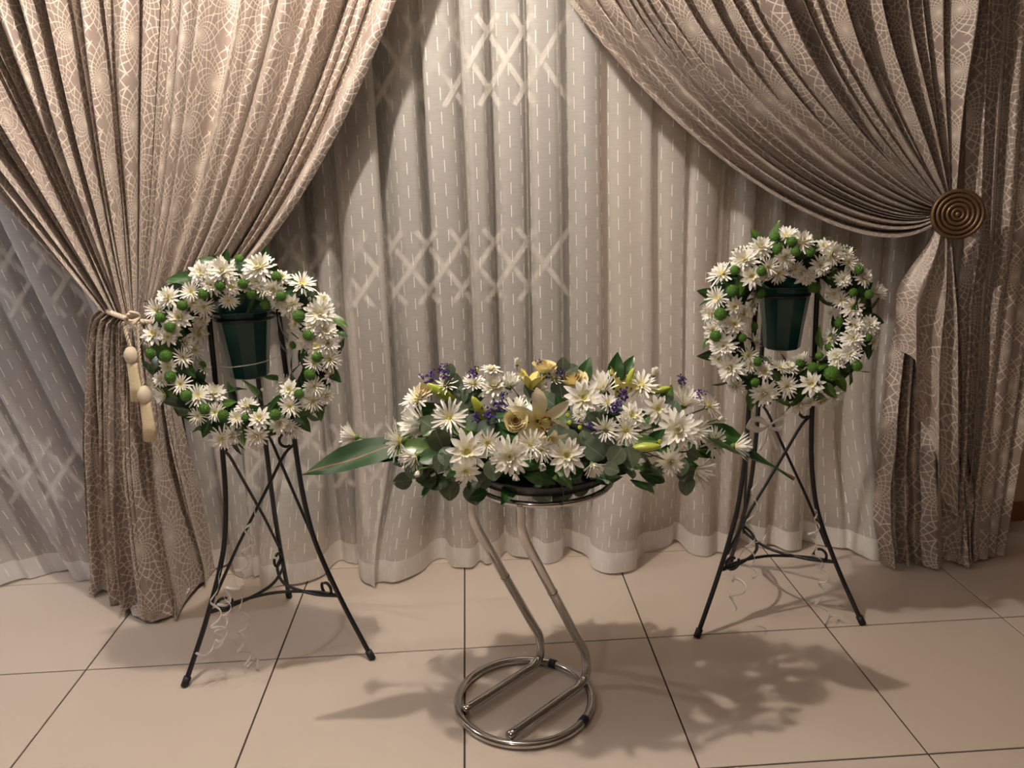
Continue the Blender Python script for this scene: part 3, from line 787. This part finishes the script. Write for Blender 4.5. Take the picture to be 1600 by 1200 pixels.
mumsL = [(400, 165, 60), (520, 150, 65, 'double'), (720, 130, 75, 'double'), (850, 190, 40), (960, 225, 60, 'spider'), (1060, 390, 75, 'double'), (905, 335, 50, 'daisy'), (800, 255, 55, 'double'), (710, 215, 50), (460, 230, 50), (570, 240, 45), (555, 315, 45, 'spider'), (350, 270, 50), (220, 300, 55), (160, 370, 58, 'spider'), (280, 410, 60, 'daisy'), (420, 350, 50), (390, 495, 58, 'daisy'), (140, 500, 55), (220, 515, 45), (370, 590, 42), (420, 690, 42), (220, 680, 40), (290, 780, 50), (180, 750, 40), (475, 830, 60, 'double'), (380, 870, 28), (655, 900, 52, 'double'), (600, 965, 45), (480, 935, 45), (725, 965, 55), (860, 770, 50), (890, 810, 52, 'daisy'), (895, 900, 55, 'spider'), (1030, 790, 50), (1020, 870, 55, 'spider'), (1090, 840, 50), (1100, 550, 60, 'double'), (1040, 570, 55, 'daisy'), (1030, 660, 50, 'spider'), (1110, 640, 55), (890, 480, 30), (900, 570, 40), (1090, 480, 55), (1010, 455, 45), (525, 1075, 62, 'spider'), (710, 1060, 55), (880, 1010, 35), (745, 815, 30), (1000, 310, 30), (1080, 310, 42)]
butL = [(515, 230), (420, 275), (305, 340), (190, 410), (235, 460), (215, 620, 38), (140, 605), (240, 735, 36), (325, 840, 36), (425, 915, 34), (530, 950, 34), (650, 965, 24), (640, 220), (820, 190), (850, 290), (690, 270), (770, 325), (950, 400, 38), (1000, 505), (925, 560, 24), (1045, 625), (1010, 720, 36), (950, 830), (820, 945, 36), (617, 95, 26), (395, 675, 26)]
leafL = [(300, 190), (250, 250), (260, 550), (180, 570), (130, 700), (200, 830), (340, 950), (430, 1020), (625, 1055), (580, 800), (580, 840), (540, 880), (690, 800), (810, 870), (820, 930), (400, 740), (330, 690), (960, 985), (1060, 920), (960, 920), (890, 690), (830, 560), (920, 260), (1150, 420), (1160, 480), (800, 740), (405, 845), (720, 930), (1130, 720), (985, 660), (610, 330), (345, 340), (530, 110), (830, 470), (450, 100)]
make_wreath(at(386, 549, -.03), (0, -1, .10), .208, .074, 'white chrysanthemum wreath with green buttons beside the roped left drape', mumsL, butL, leafL, 3.53, (200, 380), 21)
mumsR = [(410, 175, 62, 'double'), (560, 110, 58, 'spider'), (650, 140, 65, 'double'), (825, 220, 65, 'double'), (310, 245, 70), (180, 330, 70, 'spider'), (355, 345, 60, 'daisy'), (550, 235, 55), (450, 290, 50), (670, 345, 60), (760, 280, 50), (150, 470, 60, 'spider'), (255, 520, 50, 'daisy'), (250, 625, 64, 'daisy'), (110, 560, 50), (130, 660, 55), (190, 750, 65), (350, 540, 45), (370, 720, 50), (230, 880, 75, 'double'), (260, 990, 50), (330, 810, 55), (430, 900, 50, 'daisy'), (520, 880, 50), (570, 880, 45), (430, 1030, 70, 'double'), (560, 990, 60), (705, 975, 62, 'daisy'), (640, 1100, 50), (770, 1080, 45), (840, 450, 50, 'daisy'), (945, 525, 58, 'daisy'), (960, 630, 50), (950, 705, 60, 'double'), (935, 800, 50), (820, 710, 55, 'spider'), (650, 840, 50, 'cup'), (850, 810, 45), (920, 260, 50), (890, 360, 45), (1010, 350, 50), (820, 555, 30), (780, 170, 45), (270, 775, 20), (1020, 660, 22), (1050, 640, 40)]
butR = [(490, 130), (585, 150), (500, 190), (605, 205), (690, 205), (260, 315), (405, 315), (240, 430, 38), (390, 440), (175, 565, 42), (150, 690, 38), (345, 640), (290, 705, 28), (375, 845), (370, 960, 30), (730, 385, 42), (945, 435, 28), (1030, 450, 30), (970, 310, 30), (875, 615), (820, 765, 34), (710, 890, 36), (635, 870, 30), (755, 820, 28), (815, 915, 50), (960, 865, 34), (1030, 700, 24)]
leafR = [(390, 120), (300, 170), (480, 90), (590, 150), (500, 200), (900, 205), (845, 340), (1065, 595), (1050, 755), (110, 810), (140, 400), (190, 980), (350, 1070), (510, 945), (630, 1060), (880, 965), (810, 1010), (1000, 500), (840, 640), (760, 490), (740, 710), (450, 820), (560, 840), (730, 1050), (290, 390)]
make_wreath(at(1236, 503, .05), (-.04, -1, .10), .201, .072, 'white chrysanthemum wreath with green buttons nearest the bronze holdback', mumsR, butR, leafR, 3.75, (1080, 340), 22)

# ------------------------------------------------------------------ chrome stand
st = empty('chrome_stand', (.173, -.295, 0), 'tubular chrome pedestal stand with round base under the flower arrangement', 'stand'); so = Vector(st.location)
BR = .192; bc = Vector((.173, -.295, .0125))
def circ(c, R, n=72): return [c+Vector((R*math.cos(2*PI*k/n), R*math.sin(2*PI*k/n), 0)) for k in range(n)]
base = G().tube(circ(bc, BR), .0118, 12, True).obj('base_ring', M['chrome'], st, True, so)
TC = Vector((.245, -.225, .665)); TRR = .190
G().tube(circ(TC, TRR), .0085, 10, True).obj('top_ring', M['chrome'], st, True, so)
dv = Vector((.74, .67, 0)).normalized()
def ztube(f, b, top):
    f, b, top = Vector(f), Vector(b), Vector(top)
    d1 = (b-f).normalized(); L = (b-f).length; up_ = Vector((0, 0, 1))
    b2 = b+d1*.0; q0 = top-up_*.085
    P = [f, f.lerp(b, .5), b-d1*.075, b-d1*.04, b-d1*.012+up_*.010, b+up_*.030, b+up_*.058+(q0-b)*.004, b+up_*.085+(q0-b-up_*.085)*.03]
    bb = b+up_*.085
    P += [bb.lerp(q0, x) for x in (.12, .3, .5, .7, .88)] + [q0.lerp(bb, .05)+up_*.004, q0+up_*.02, q0+up_*.05, top]
    g_ = G().tube(crom(P, 5), .0132, 12); return g_, bb, q0
def put_tube(f, b, top, fr):
    g_, bb, q0 = ztube(f, b, top); o_ = g_.obj('support_tube', M['chrome'], st, True, so)
    c_ = bb.lerp(q0, fr); d = (q0-bb).normalized(); G().tube([c_-d*.004, c_+d*.004], .0141, 14).obj('joint_collar', M['chrome'], o_, True, so)
put_tube((-.001, -.347, .024), (.236, -.132, .024), (.046, -.300, .665), .55)
put_tube((.119, -.464, .024), (.362, -.244, .024), (.172, -.398, .665), .55)
for ang in (1.02, -.62):
    a0 = [bc+Vector((BR*math.cos(ang+x), BR*math.sin(ang+x), 0)) for x in (-.06, -.03, 0, .03, .06)]
    G().tube(a0, .0136, 12).obj('tape_wrap', M['tape'], base, True, so)

# ------------------------------------------------------------------ centre arrangement
ac = Vector((.235, -.235, .70))
ar = empty('flower_arrangement', (ac.x, ac.y, .667), 'long low white flower arrangement with lilies, roses and eucalyptus on chrome stand', 'flower arrangement'); ao = Vector(ar.location)
rng = random.Random(77)
g_ = G().lathe([(.10, .0), (.165, .006), (.193, .022), (.205, .045), (.208, .050), (.200, .050), (.16, .02), (.001, .016)], 48)
link('bowl', mkmesh('bowl', g_.V, g_.F, M['bowl']), ar, Vector((TC.x, TC.y, .668))-ao)
g_ = G().lathe([(.15, .0), (.165, .05), (.13, .11), (.06, .135), (.001, .137)], 28)
fo = link('floral_foam', mkmesh('floral_foam', g_.V, g_.F, M['foamring']), ar, Vector((TC.x-.005, TC.y, .69))-ao, None, (1.25, .95, .9))
EC = Vector((.235, -.245, .735)); EA = Vector((.46, .235, .175))
def dome(x, y, pad=0.0):
    d = ray(x, y).normalized(); oc = CAM-EC
    A_ = sum((d[k]/(EA[k]+pad))**2 for k in range(3)); B_ = 2*sum(oc[k]*d[k]/(EA[k]+pad)**2 for k in range(3)); C_ = sum((oc[k]/(EA[k]+pad))**2 for k in range(3))-1
    D = B_*B_-4*A_*C_
    if D > 0: t = (-B_-math.sqrt(D))/(2*A_)
    else: t = -B_/(2*A_)
    P = CAM+d*t; nn = Vector([(P[k]-EC[k])/EA[k]**2 for k in range(3)]).normalized(); return P, nn
toC = (CAM-EC).normalized()
def dirpx(dx, dy, dz=0):  # direction given in picture axes: right, up, toward the viewer
    return (rt*dx+up*dy-fw*dz).normalized()
AM = [  # x, y, radius px, style, facing (right, up, toward)
 (543, 682, 25, 'cup', (-.9, .1, .15)), (622, 690, 36, 'spider', (-.85, -.1, .35)), (645, 660, 38, 'cup', (-.8, .25, .4)), (652, 625, 30, 'spider', (-.5, .5, .5)), (702, 653, 30, 'spider', (0, .25, 1)),
 (640, 719, 25, 'cup', (-.6, -.35, .5)), (730, 706, 36, 'daisy', (-.1, .1, 1)), (728, 736, 24, 'daisy', (0, -.3, 1)), (762, 692, 24, 'spider', (.1, .1, 1)), (796, 714, 34, 'double', (0, 0, 1)), (830, 695, 27, 'spider', (0, .2, 1)),
 (805, 743, 13, 'bud', (.1, -.8, .5)), (653, 738, 12, 'bud', (-.2, -.5, .5)), (772, 604, 27, 'double', (0, .5, .8)), (768, 577, 20, 'daisy', (.1, .9, .3)), (808, 568, 14, 'bud', (0, 1, .1)), (797, 594, 26, 'cup', (.2, .9, .3)), (740, 600, 22, 'spider', (0, .7, .5)),
 (806, 636, 27, 'cup', (0, .9, .35)), (697, 602, 22, 'spider', (-.3, .6, .5)), (838, 607, 26, 'daisy', (-.3, .4, .8)), (912, 622, 34, 'daisy', (.1, .3, 1)), (938, 600, 32, 'cup', (-.3, .7, .5)), (1002, 602, 28, 'spider', (-.1, .6, .7)),
 (1028, 640, 25, 'daisy', (.2, .2, 1)), (988, 650, 24, 'daisy', (.1, .4, .8)), (978, 673, 27, 'spider', (-.1, 0, 1)), (946, 672, 24, 'spider', (.1, .1, 1)), (950, 630, 18, 'spider', (.2, .5, .7)), (885, 711, 32, 'daisy', (.05, .15, 1)),
 (928, 733, 20, 'cup', (.2, -.6, .6)), (1060, 672, 36, 'double', (-.25, .1, .9)), (1086, 672, 28, 'spider', (.3, 0, .9)), (1074, 622, 28, 'cup', (.2, .7, .5)), (1108, 634, 24, 'spider', (.6, .4, .5)), (1116, 690, 26, 'spider', (.4, .1, .8)),
 (1162, 698, 28, 'cup', (.85, .0, .3)), (1100, 740, 30, 'cup', (.75, -.35, .4)), (1048, 722, 24, 'double', (.2, -.2, .9)), (846, 703, 22, 'spider', (.2, 0, 1)), (905, 648, 11, 'double', (0, .2, 1)), (865, 592, 20, 'spider', (.1, .8, .4)),
 (1022, 584, 17, 'bud', (.2, .9, .2)), (660, 590, 10, 'bud', (-.4, .7, .3)), (1125, 655, 14, 'bud', (.6, .2, .6)), (848, 727, 15, 'bud', (0, -.4, .9))]
hub = EC+Vector((0, .02, -.04))
for x, y, r, sty, fc in AM:
    P, nn = dome(x, y); s_ = ppm(P); d = dirpx(*fc); rr = r/s_
    base_off = .35*rr if sty in ('cup',) else .1*rr
    c_ = put_mum(ar, P-d*base_off*1.4, d, rr*(1.14 if sty != 'cup' else 1.22), sty, rng, ao, True)
    if x < 660 or x > 1090:                   # bare stems of the outer flowers
        B = EC.lerp(P, .45)+Vector((0, 0, -.02)); G().tube(crom([P-d*rr*.6-ao, (P-d*.05).lerp(B, .5)-ao, B-ao], 4), .0022, 6).obj('stem', M['green'], ar)
for k in range(20):                           # the far side
    a = rng.uniform(.15, PI-.15); b = rng.uniform(.15, 1.1); n0 = Vector((math.cos(a)*math.cos(b), math.sin(a)*math.cos(b), math.sin(b))); P = EC+Vector((n0.x*EA.x*.95, n0.y*EA.y*.9, n0.z*EA.z*.78)); put_mum(ar, P, (n0+Vector((0, .2, .2))).normalized(), rng.uniform(.032, .048), rng.choice(['spider', 'daisy', 'double']), rng, ao, True)
# dark foliage under the flowers
for k in range(240):
    a = 2*PI*k*.61803; b = rng.uniform(-.55, 1.35); n0 = Vector((math.cos(a)*math.cos(b), math.sin(a)*math.cos(b), math.sin(b))); kk = rng.uniform(.55, .88)
    P = EC+Vector((n0.x*EA.x*kk, n0.y*EA.y*kk, n0.z*EA.z*kk))
    if P.z < .705: continue
    dr = (Vector((n0.x*1.2, n0.y, n0.z*.5))+Vector((rng.uniform(-.8, .8), rng.uniform(-.6, .6), rng.uniform(-.3, .4)))).normalized(); L = rng.uniform(.06, .10)
    pool = LEAF if rng.random() < .75 else EUC
    put_leaf(ar, P-dr*L*.3, dr, (n0+Vector((0, -.2, .4))), L if pool is LEAF else L*.6, rng, ao, pool, 'leaf' if pool is LEAF else 'eucalyptus_leaf')
# eucalyptus leaves that show: x, y, size px, direction of the tip in the picture
EL = [(672, 668, 42, (-.6, .5)), (688, 690, 40, (.3, -.8)), (724, 642, 24, (.5, -.6)), (708, 600, 34, (.2, .9)), (718, 615, 36, (-.3, .8)), (704, 578, 18, (.1, 1)), (730, 625, 26, (.6, .6)), (940, 690, 44, (-.7, .3)), (930, 706, 40, (.7, -.5)), (915, 690, 36, (-.2, .8)), (884, 690, 44, (-.6, .2)), (870, 684, 36, (.1, -.8)),
      (628, 753, 30, (-.9, -.1)), (646, 733, 32, (-.6, .5)), (664, 748, 26, (.6, -.7)), (704, 766, 38, (0, -1)), (712, 742, 34, (-.8, .2)), (742, 772, 36, (.2, -1)), (752, 752, 34, (.7, .3)), (770, 735, 34, (.1, -.8)), (690, 725, 32, (-.3, -.7)), (700, 715, 34, (.5, -.6)), (895, 742, 34, (.3, -.8)), (870, 757, 36, (-.7, -.4)), (905, 762, 30, (.9, .0)), (884, 768, 28, (-.1, -1)), (850, 750, 38, (-.8, .1)), (848, 770, 34, (.6, -.6)), (875, 780, 28, (.2, -1)),
      (985, 716, 34, (.2, -.9)), (962, 712, 34, (-.5, -.6)), (955, 735, 26, (.7, -.2)), (1020, 742, 26, (-.7, -.4)), (1028, 735, 24, (.7, -.3)), (1060, 728, 32, (-.2, .6)), (1072, 740, 30, (.5, .4)), (1070, 760, 32, (.1, -1)), (1082, 710, 22, (-.6, .4)), (1015, 755, 14, (-.9, -.3)), (1030, 752, 14, (.8, -.3)), (876, 605, 34, (-.2, .9)), (846, 622, 26, (-.7, .3)), (860, 630, 30, (.6, -.5)), (878, 572, 26, (.0, .9)), (892, 580, 26, (.9, .5)), (930, 655, 26, (.5, -.5)), (960, 640, 24, (.8, .2)), (1050, 640, 28, (.4, .8)), (826, 612, 24, (-.4, .6)), (700, 640, 30, (.3, .8)), (742, 660, 28, (.8, -.3)), (760, 670, 30, (.7, .4)), (690, 655, 26, (-.5, .6))]
for x, y, s_, (dx, dy) in EL:
    low = y > 735
    P, nn = dome(x, y, -.02)
    if low: P, nn = at(x, y, lerp(-.40, -.30, min(1, abs(x-850)/250))), Vector((0, -1, .2))
    L = s_/ppm(P); dr = dirpx(dx, dy, rng.uniform(-.1, .3)); nm = dirpx(rng.uniform(-.3, .3), rng.uniform(0, .5), 1)
    put_leaf(ar, P-dr*L*.5+nm*.012, dr, nm, L, rng, ao, EUC, 'eucalyptus_leaf')
def sprig(pts):
    P = [at(x, y, Y) for x, y, Y in pts]; G().tube(crom([p-ao for p in P], 5), .0018, 6).obj('sprig_stem', M['stem'], ar)
sprig(((700, 720, -.38), (672, 735, -.36), (645, 745, -.35), (632, 752, -.35))); sprig(((740, 735, -.4), (722, 752, -.4), (706, 770, -.39))); sprig(((760, 740, -.4), (748, 765, -.4), (742, 785, -.39)))
sprig(((990, 700, -.36), (1030, 715, -.34), (1060, 730, -.33), (1085, 738, -.33))); sprig(((1010, 720, -.35), (1022, 745, -.34), (1010, 760, -.34))); sprig(((870, 740, -.42), (880, 765, -.43), (878, 790, -.43)))
# dark glossy leaves standing clear of the dome
for x, y, s_, d_ in ((912, 585, 44, (.3, .9)), (962, 580, 46, (.1, 1)), (980, 575, 34, (.4, .9)), (676, 712, 50, (-.9, -.2)), (610, 705, 60, (-.95, -.25)), (655, 700, 60, (-.9, .1)), (730, 670, 60, (.9, -.2)), (1130, 678, 60, (.95, -.2)), (1090, 700, 50, (.9, -.3)), (1000, 690, 44, (.8, .1)), (1040, 625, 40, (.3, .8)), (880, 640, 40, (.4, -.8)), (668, 640, 44, (.9, .2)), (820, 720, 54, (.8, -.2)), (780, 675, 54, (.8, -.1)), (840, 745, 46, (.7, -.2)), (745, 618, 40, (.5, .6))):
    P, nn = dome(x, y, -.03); L = s_/ppm(P)*1.3; dr = dirpx(d_[0], d_[1], .1); put_leaf(ar, P-dr*L*.5, dr, dirpx(0, .6, 1), L, rng, ao)
# two long glossy leaves
TI = leaf_mesh(50, M['ti'], 'long_leaf', .30, (.10, .5, .85, 1, .95, .8, .58, .32, .03), .25, .12)
for (bx, by, bY), (tx, ty, tY), tw, nm in (((640, 690, -.26), (470, 737, -.33), .2, (.1, .62, .8)), ((1085, 676, -.26), (1246, 740, -.33), .2, (-.15, .9, .25))):
    B = at(bx, by, bY); T = at(tx, ty, tY); d = T-B; L = d.length; y = d.normalized(); z = dirpx(*nm); z = (z-y*z.dot(y)).normalized(); x_ = y.cross(z)
    link('long_leaf', TI, ar, B-ao, Matrix((x_, y, z)).transposed().to_quaternion(), (L*1.02, L, L))
# lilies
def lily_mesh(seed, mat, openness):
    r_ = random.Random(seed); g_ = G()
    for k in range(6):
        inner = k % 2; petal(g_, 2*PI*k/6+r_.uniform(-.1, .1), 1.35-openness*(.75 if inner else .85), 1.0*r_.uniform(.92, 1.05), .46 if inner else .34, .05, 0, -openness*1.15, .30, (.35, .65, .9, 1.0, .92, .68, .10))
    return mkmesh('lily', g_.V, g_.F, mat)
def stamens():
    g_ = G(); h_ = G()
    for k in range(6):
        a = 2*PI*k/6+.3; p = [(.02*math.cos(a), .02*math.sin(a), .1), (.09*math.cos(a), .09*math.sin(a), .38), (.17*math.cos(a), .17*math.sin(a), .55)]
        g_.tube(p, .012, 5); e_ = Vector(p[2]); t = Vector((-math.sin(a), math.cos(a), .2))*.07; h_.tube([e_-t, e_-t*.4, e_+t*.4, e_+t], [.012, .03, .03, .012], 6)
    return mkmesh('stamens', g_.V, g_.F, M['bud']), mkmesh('anthers', h_.V, h_.F, M['anther'])
STM, ANT = stamens()
def put_lily(x, y, r, fc, op, mat, sd, st_=True):
    P, nn = dome(x, y, .0); rr = r/ppm(P); d = dirpx(*fc); c_ = link('lily', lily_mesh(sd, mat, op), ar, P-d*rr*.35-ao, quat(d, .5), rr)
    if st_: link('stamens', STM, c_); link('anthers', ANT, c_)
put_lily(848, 660, 58, (.35, -.05, .9), .92, M['lily'], 1); put_lily(862, 690, 30, (.3, -.6, .7), .7, M['lily'], 5, False); put_lily(829, 600, 40, (.1, 1, .25), .32, M['lilyy'], 2, False); put_lily(972, 606, 50, (.45, .85, .3), .36, M['lilyy'], 3, False)
# roses
def rose_mesh(seed):
    r_ = random.Random(seed); g_ = G()
    for li, (n, r0, h, lean) in enumerate(((2, .035, .92, .0), (3, .12, .88, .0), (3, .24, .82, .08), (4, .40, .80, .14), (5, .56, .74, .22), (5, .70, .62, .36))):
        for k in range(n):
            a0 = 2*PI*k/n+li*.7+r_.uniform(-.2, .2); sp_ = 2*PI/n*.72; V = []; F = []
            for i in range(6):
                zf = i/5
                for j in range(7):
                    u_ = j/6*2-1; a = a0+u_*sp_*(.55+.45*math.sin(PI*(.2+.65*zf))); rr = r0*(.45+.55*math.sin(PI*.5*min(1, zf*1.6)))+lean*max(0, zf-.55)*1.6+.02*abs(u_)*li; V.append((rr*math.cos(a), rr*math.sin(a), -.35+h*zf*(1-.14*u_*u_*zf)))
            for i in range(5):
                for j in range(6): F.append((i*7+j, i*7+j+1, (i+1)*7+j+1, (i+1)*7+j))
            g_.add(V, F)
    return mkmesh('rose', g_.V, g_.F, M['rose'])
ROSE = [rose_mesh(1), rose_mesh(2)]
for x, y, r, fc in ((806, 657, 19, (.05, .1, 1)), (895, 593, 24, (.05, .75, .55)), (851, 574, 20, (.1, .9, .4)), (662, 612, 16, (-.3, .5, .7))):
    P, nn = dome(x, y, .01); rr = r/ppm(P); c_ = link('rose', rng.choice(ROSE), ar, P-ao, quat(dirpx(*fc), rng.uniform(0, 6)), rr); link('calyx', CAL, c_, (0, 0, -.30), None, 1.6)
# lily buds
def bud_mesh():
    g_ = G(); seg = 12
    for_p = [(.02, 0), (.10, .08), (.155, .3), (.165, .5), (.14, .72), (.09, .9), (.02, 1.0)]
    g_.lathe(for_p, seg)
    for v in g_.V:
        a = math.atan2(v.y, v.x); k = 1+.13*math.cos(3*a); v.x *= k; v.y *= k
    return mkmesh('lily_bud', g_.V, g_.F, M['bud'])
BUD = bud_mesh()
for x, y, L, d_ in ((690, 613, 54, (-.85, .5, .2)), (750, 640, 50, (-.5, .85, .3)), (1010, 699, 46, (.97, .08, .25)), (1030, 610, 38, (.9, .25, .3)), (985, 588, 30, (.4, .9, .1))):
    P, nn = dome(x, y, .012); l = L/ppm(P); d = dirpx(*d_); link('lily_bud', BUD, ar, P-d*l*.5-ao, quat(d, 1), (l*.95, l*.95, l))
# purple statice
def statice(seed):
    r_ = random.Random(seed); g_ = G()
    for k in range(26):
        p = Vector((r_.gauss(0, .42), r_.gauss(0, .22), r_.uniform(-.6, .8))); d = Vector((r_.uniform(-1, 1), r_.uniform(-1, 1), r_.uniform(.2, 1))).normalized(); t = d.orthogonal().normalized(); b = d.cross(t)
        ring = [p+d*.30+(t*math.cos(a)+b*math.sin(a))*(.20 if i % 2 else .12) for i, a in enumerate([2*PI*i/8 for i in range(8)])]
        g_.add([p]+ring+[p+d*.2], [(0, i+1, (i+1) % 8+1) for i in range(8)]+[(9, (i+1) % 8+1, i+1) for i in range(8)])
    return mkmesh('statice', g_.V, g_.F, M['purple'], False)
STA = [statice(k) for k in range(3)]
for x, y, r in ((672, 591, 13), (694, 585, 13), (698, 575, 8), (740, 585, 12), (780, 637, 13), (765, 652, 16), (785, 622, 9), (845, 572, 10), (855, 585, 11), (876, 586, 12), (972, 620, 16), (962, 638, 14), (1065, 596, 11), (1092, 618, 10), (745, 654, 11), (922, 668, 9)):
    P, nn = dome(x, y, .004); c_ = link('statice', rng.choice(STA), ar, P-ao, quat((nn+Vector((0, 0, .8))), rng.uniform(0, 6)), r/ppm(P))
    if y < 600: G().tube([P-ao+Vector((0, 0, -.005)), P-ao+Vector((rng.uniform(-.01, .01), .015, -.07))], .0014, 5).obj('stem', M['green'], ar)
# tiny button buds by the lily
g_ = G().lathe([(.3, -.5), (.9, -.1), (1, .3), (.6, .55), (.3, .45), (.001, .42)], 12); TB = mkmesh('tiny_bud', g_.V, g_.F, M['bud'])
for x, y in ((887, 649), (890, 660), (906, 668), (1031, 690), (745, 578), (955, 583)):
    P, nn = dome(x, y, .012); link('tiny_bud', TB, ar, P-ao, quat(dirpx(0, .2, 1)), 3.6/ppm(P))

# ------------------------------------------------------------------ curling ribbons
def curl(pts, rad, turns, wd, label, seed, grp, nm='curling_ribbon'):
    r_ = random.Random(seed); P = crom(pts, 16); n = len(P); V = []; F = []
    for i, p in enumerate(P):
        t = i/(n-1); T = (P[min(i+1, n-1)]-P[max(i-1, 0)]).normalized(); a_ = T.orthogonal().normalized() if i == 0 else (a_-T*a_.dot(T)).normalized(); b_ = T.cross(a_)
        R = rad*sm(t*3)*(.6+.7*abs(math.sin(t*5+seed))); ang = 2*PI*turns*t
        c = p+(a_*math.cos(ang)+b_*math.sin(ang))*R
        V += [c-T*wd/2, c+T*wd/2]
    for i in range(n-1): F.append((2*i, 2*i+1, 2*i+3, 2*i+2))
    o0 = P[0]; o = link(nm, mkmesh(nm, [v-o0 for v in V], F, M['ribbon']), None, o0)
    md = o.modifiers.new('thick', 'SOLIDIFY'); md.thickness = .0006
    tag(o, label, 'ribbon', grp); return o
gl = 'silver ribbons on the easel beside the roped drape'; gr_ = 'silver ribbons on the easel nearest the holdback'
lab = 'clear silver curling ribbon dangling on the left leg of the easel by the roped drape'
curl([at(400, 790, -.02), at(385, 850, -.05), at(375, 900, -.06), at(345, 945, -.08)], .018, 5, .009, 'long clear silver ribbon running down the diagonal rod of the left easel', 1, gl)
curl([at(345, 890, -.10), at(335, 935, -.11), at(338, 975, -.12), at(345, 1000, -.12), at(312, 1020, -.12)], .016, 4, .009, lab, 2, gl)
curl([at(350, 930, -.09), at(356, 960, -.1), at(340, 985, -.1), at(343, 1008, -.1)], .014, 3, .008, 'small silver ribbon curl beside the scroll at the left easel leg', 3, gl)
curl([at(365, 900, -.05), at(382, 960, -.05), at(375, 1000, -.05), at(385, 1030, -.05), at(405, 1040, -.05)], .016, 5, .009, 'silver curl of ribbon falling inside the left easel toward the floor', 4, gl)
curl([at(1195, 665, .03), at(1180, 760, .04), at(1172, 850, .05), at(1178, 900, .05)], .013, 6, .009, 'long silver ribbon hanging from the bow inside the right easel', 5, gr_)
curl([at(1135, 890, -.01), at(1155, 905, -.02), at(1150, 930, -.03), at(1140, 945, -.03)], .020, 2.2, .009, 'silver ribbon curl at the left leg of the right easel', 6, gr_)
curl([at(1275, 880, .02), at(1290, 905, .01), at(1280, 930, .01), at(1285, 960, .01), at(1300, 970, .01)], .016, 3.5, .009, 'silver ribbon curl hanging under the front arc of the right easel', 7, gr_)
curl([at(1270, 790, .05), at(1276, 815, .04), at(1268, 850, .04), at(1285, 885, .03)], .012, 4, .009, 'silver ribbon wound on the right leg of the right easel', 8, gr_)
curl([at(1238, 815, .12), at(1200, 835, .1), at(1178, 850, .08), at(1150, 870, .05)], .006, 2, .009, 'silver ribbon strand stretched across the right easel', 9, gr_)
# bow
bw = empty('ribbon_bow', at(1200, 665, .03), 'sheer white ribbon bow tied below the right wreath', 'bow'); bo = Vector(bw.location)
def loop(pts, wd, nm):
    P = crom(pts, 6); V = []; F = []
    for i, p in enumerate(P):
        t = i/(len(P)-1); s_ = Vector((.25, -.5, 1)).normalized()*wd*(.35+.65*math.sin(PI*min(1, max(0, t)))); V += [p-s_/2-bo, p+s_/2-bo]
    for i in range(len(P)-1): F.append((2*i, 2*i+1, 2*i+3, 2*i+2))
    o = link(nm, mkmesh(nm, V, F, M['ribbon']), bw); md = o.modifiers.new('thick', 'SOLIDIFY'); md.thickness = .0006
loop([at(1200, 665, .03), at(1185, 655, .0), at(1168, 662, -.01), at(1185, 672, .02), at(1200, 666, .03)], .03, 'bow_loop')
loop([at(1200, 665, .03), at(1225, 652, .0), at(1222, 668, -.01), at(1205, 670, .03)], .03, 'bow_loop')
loop([at(1200, 665, .03), at(1190, 685, .01), at(1187, 702, .0), at(1196, 690, .01), at(1201, 667, .03)], .026, 'bow_loop')
loop([at(1200, 667, .03), at(1206, 685, .02), at(1214, 702, .01)], .02, 'bow_tail')
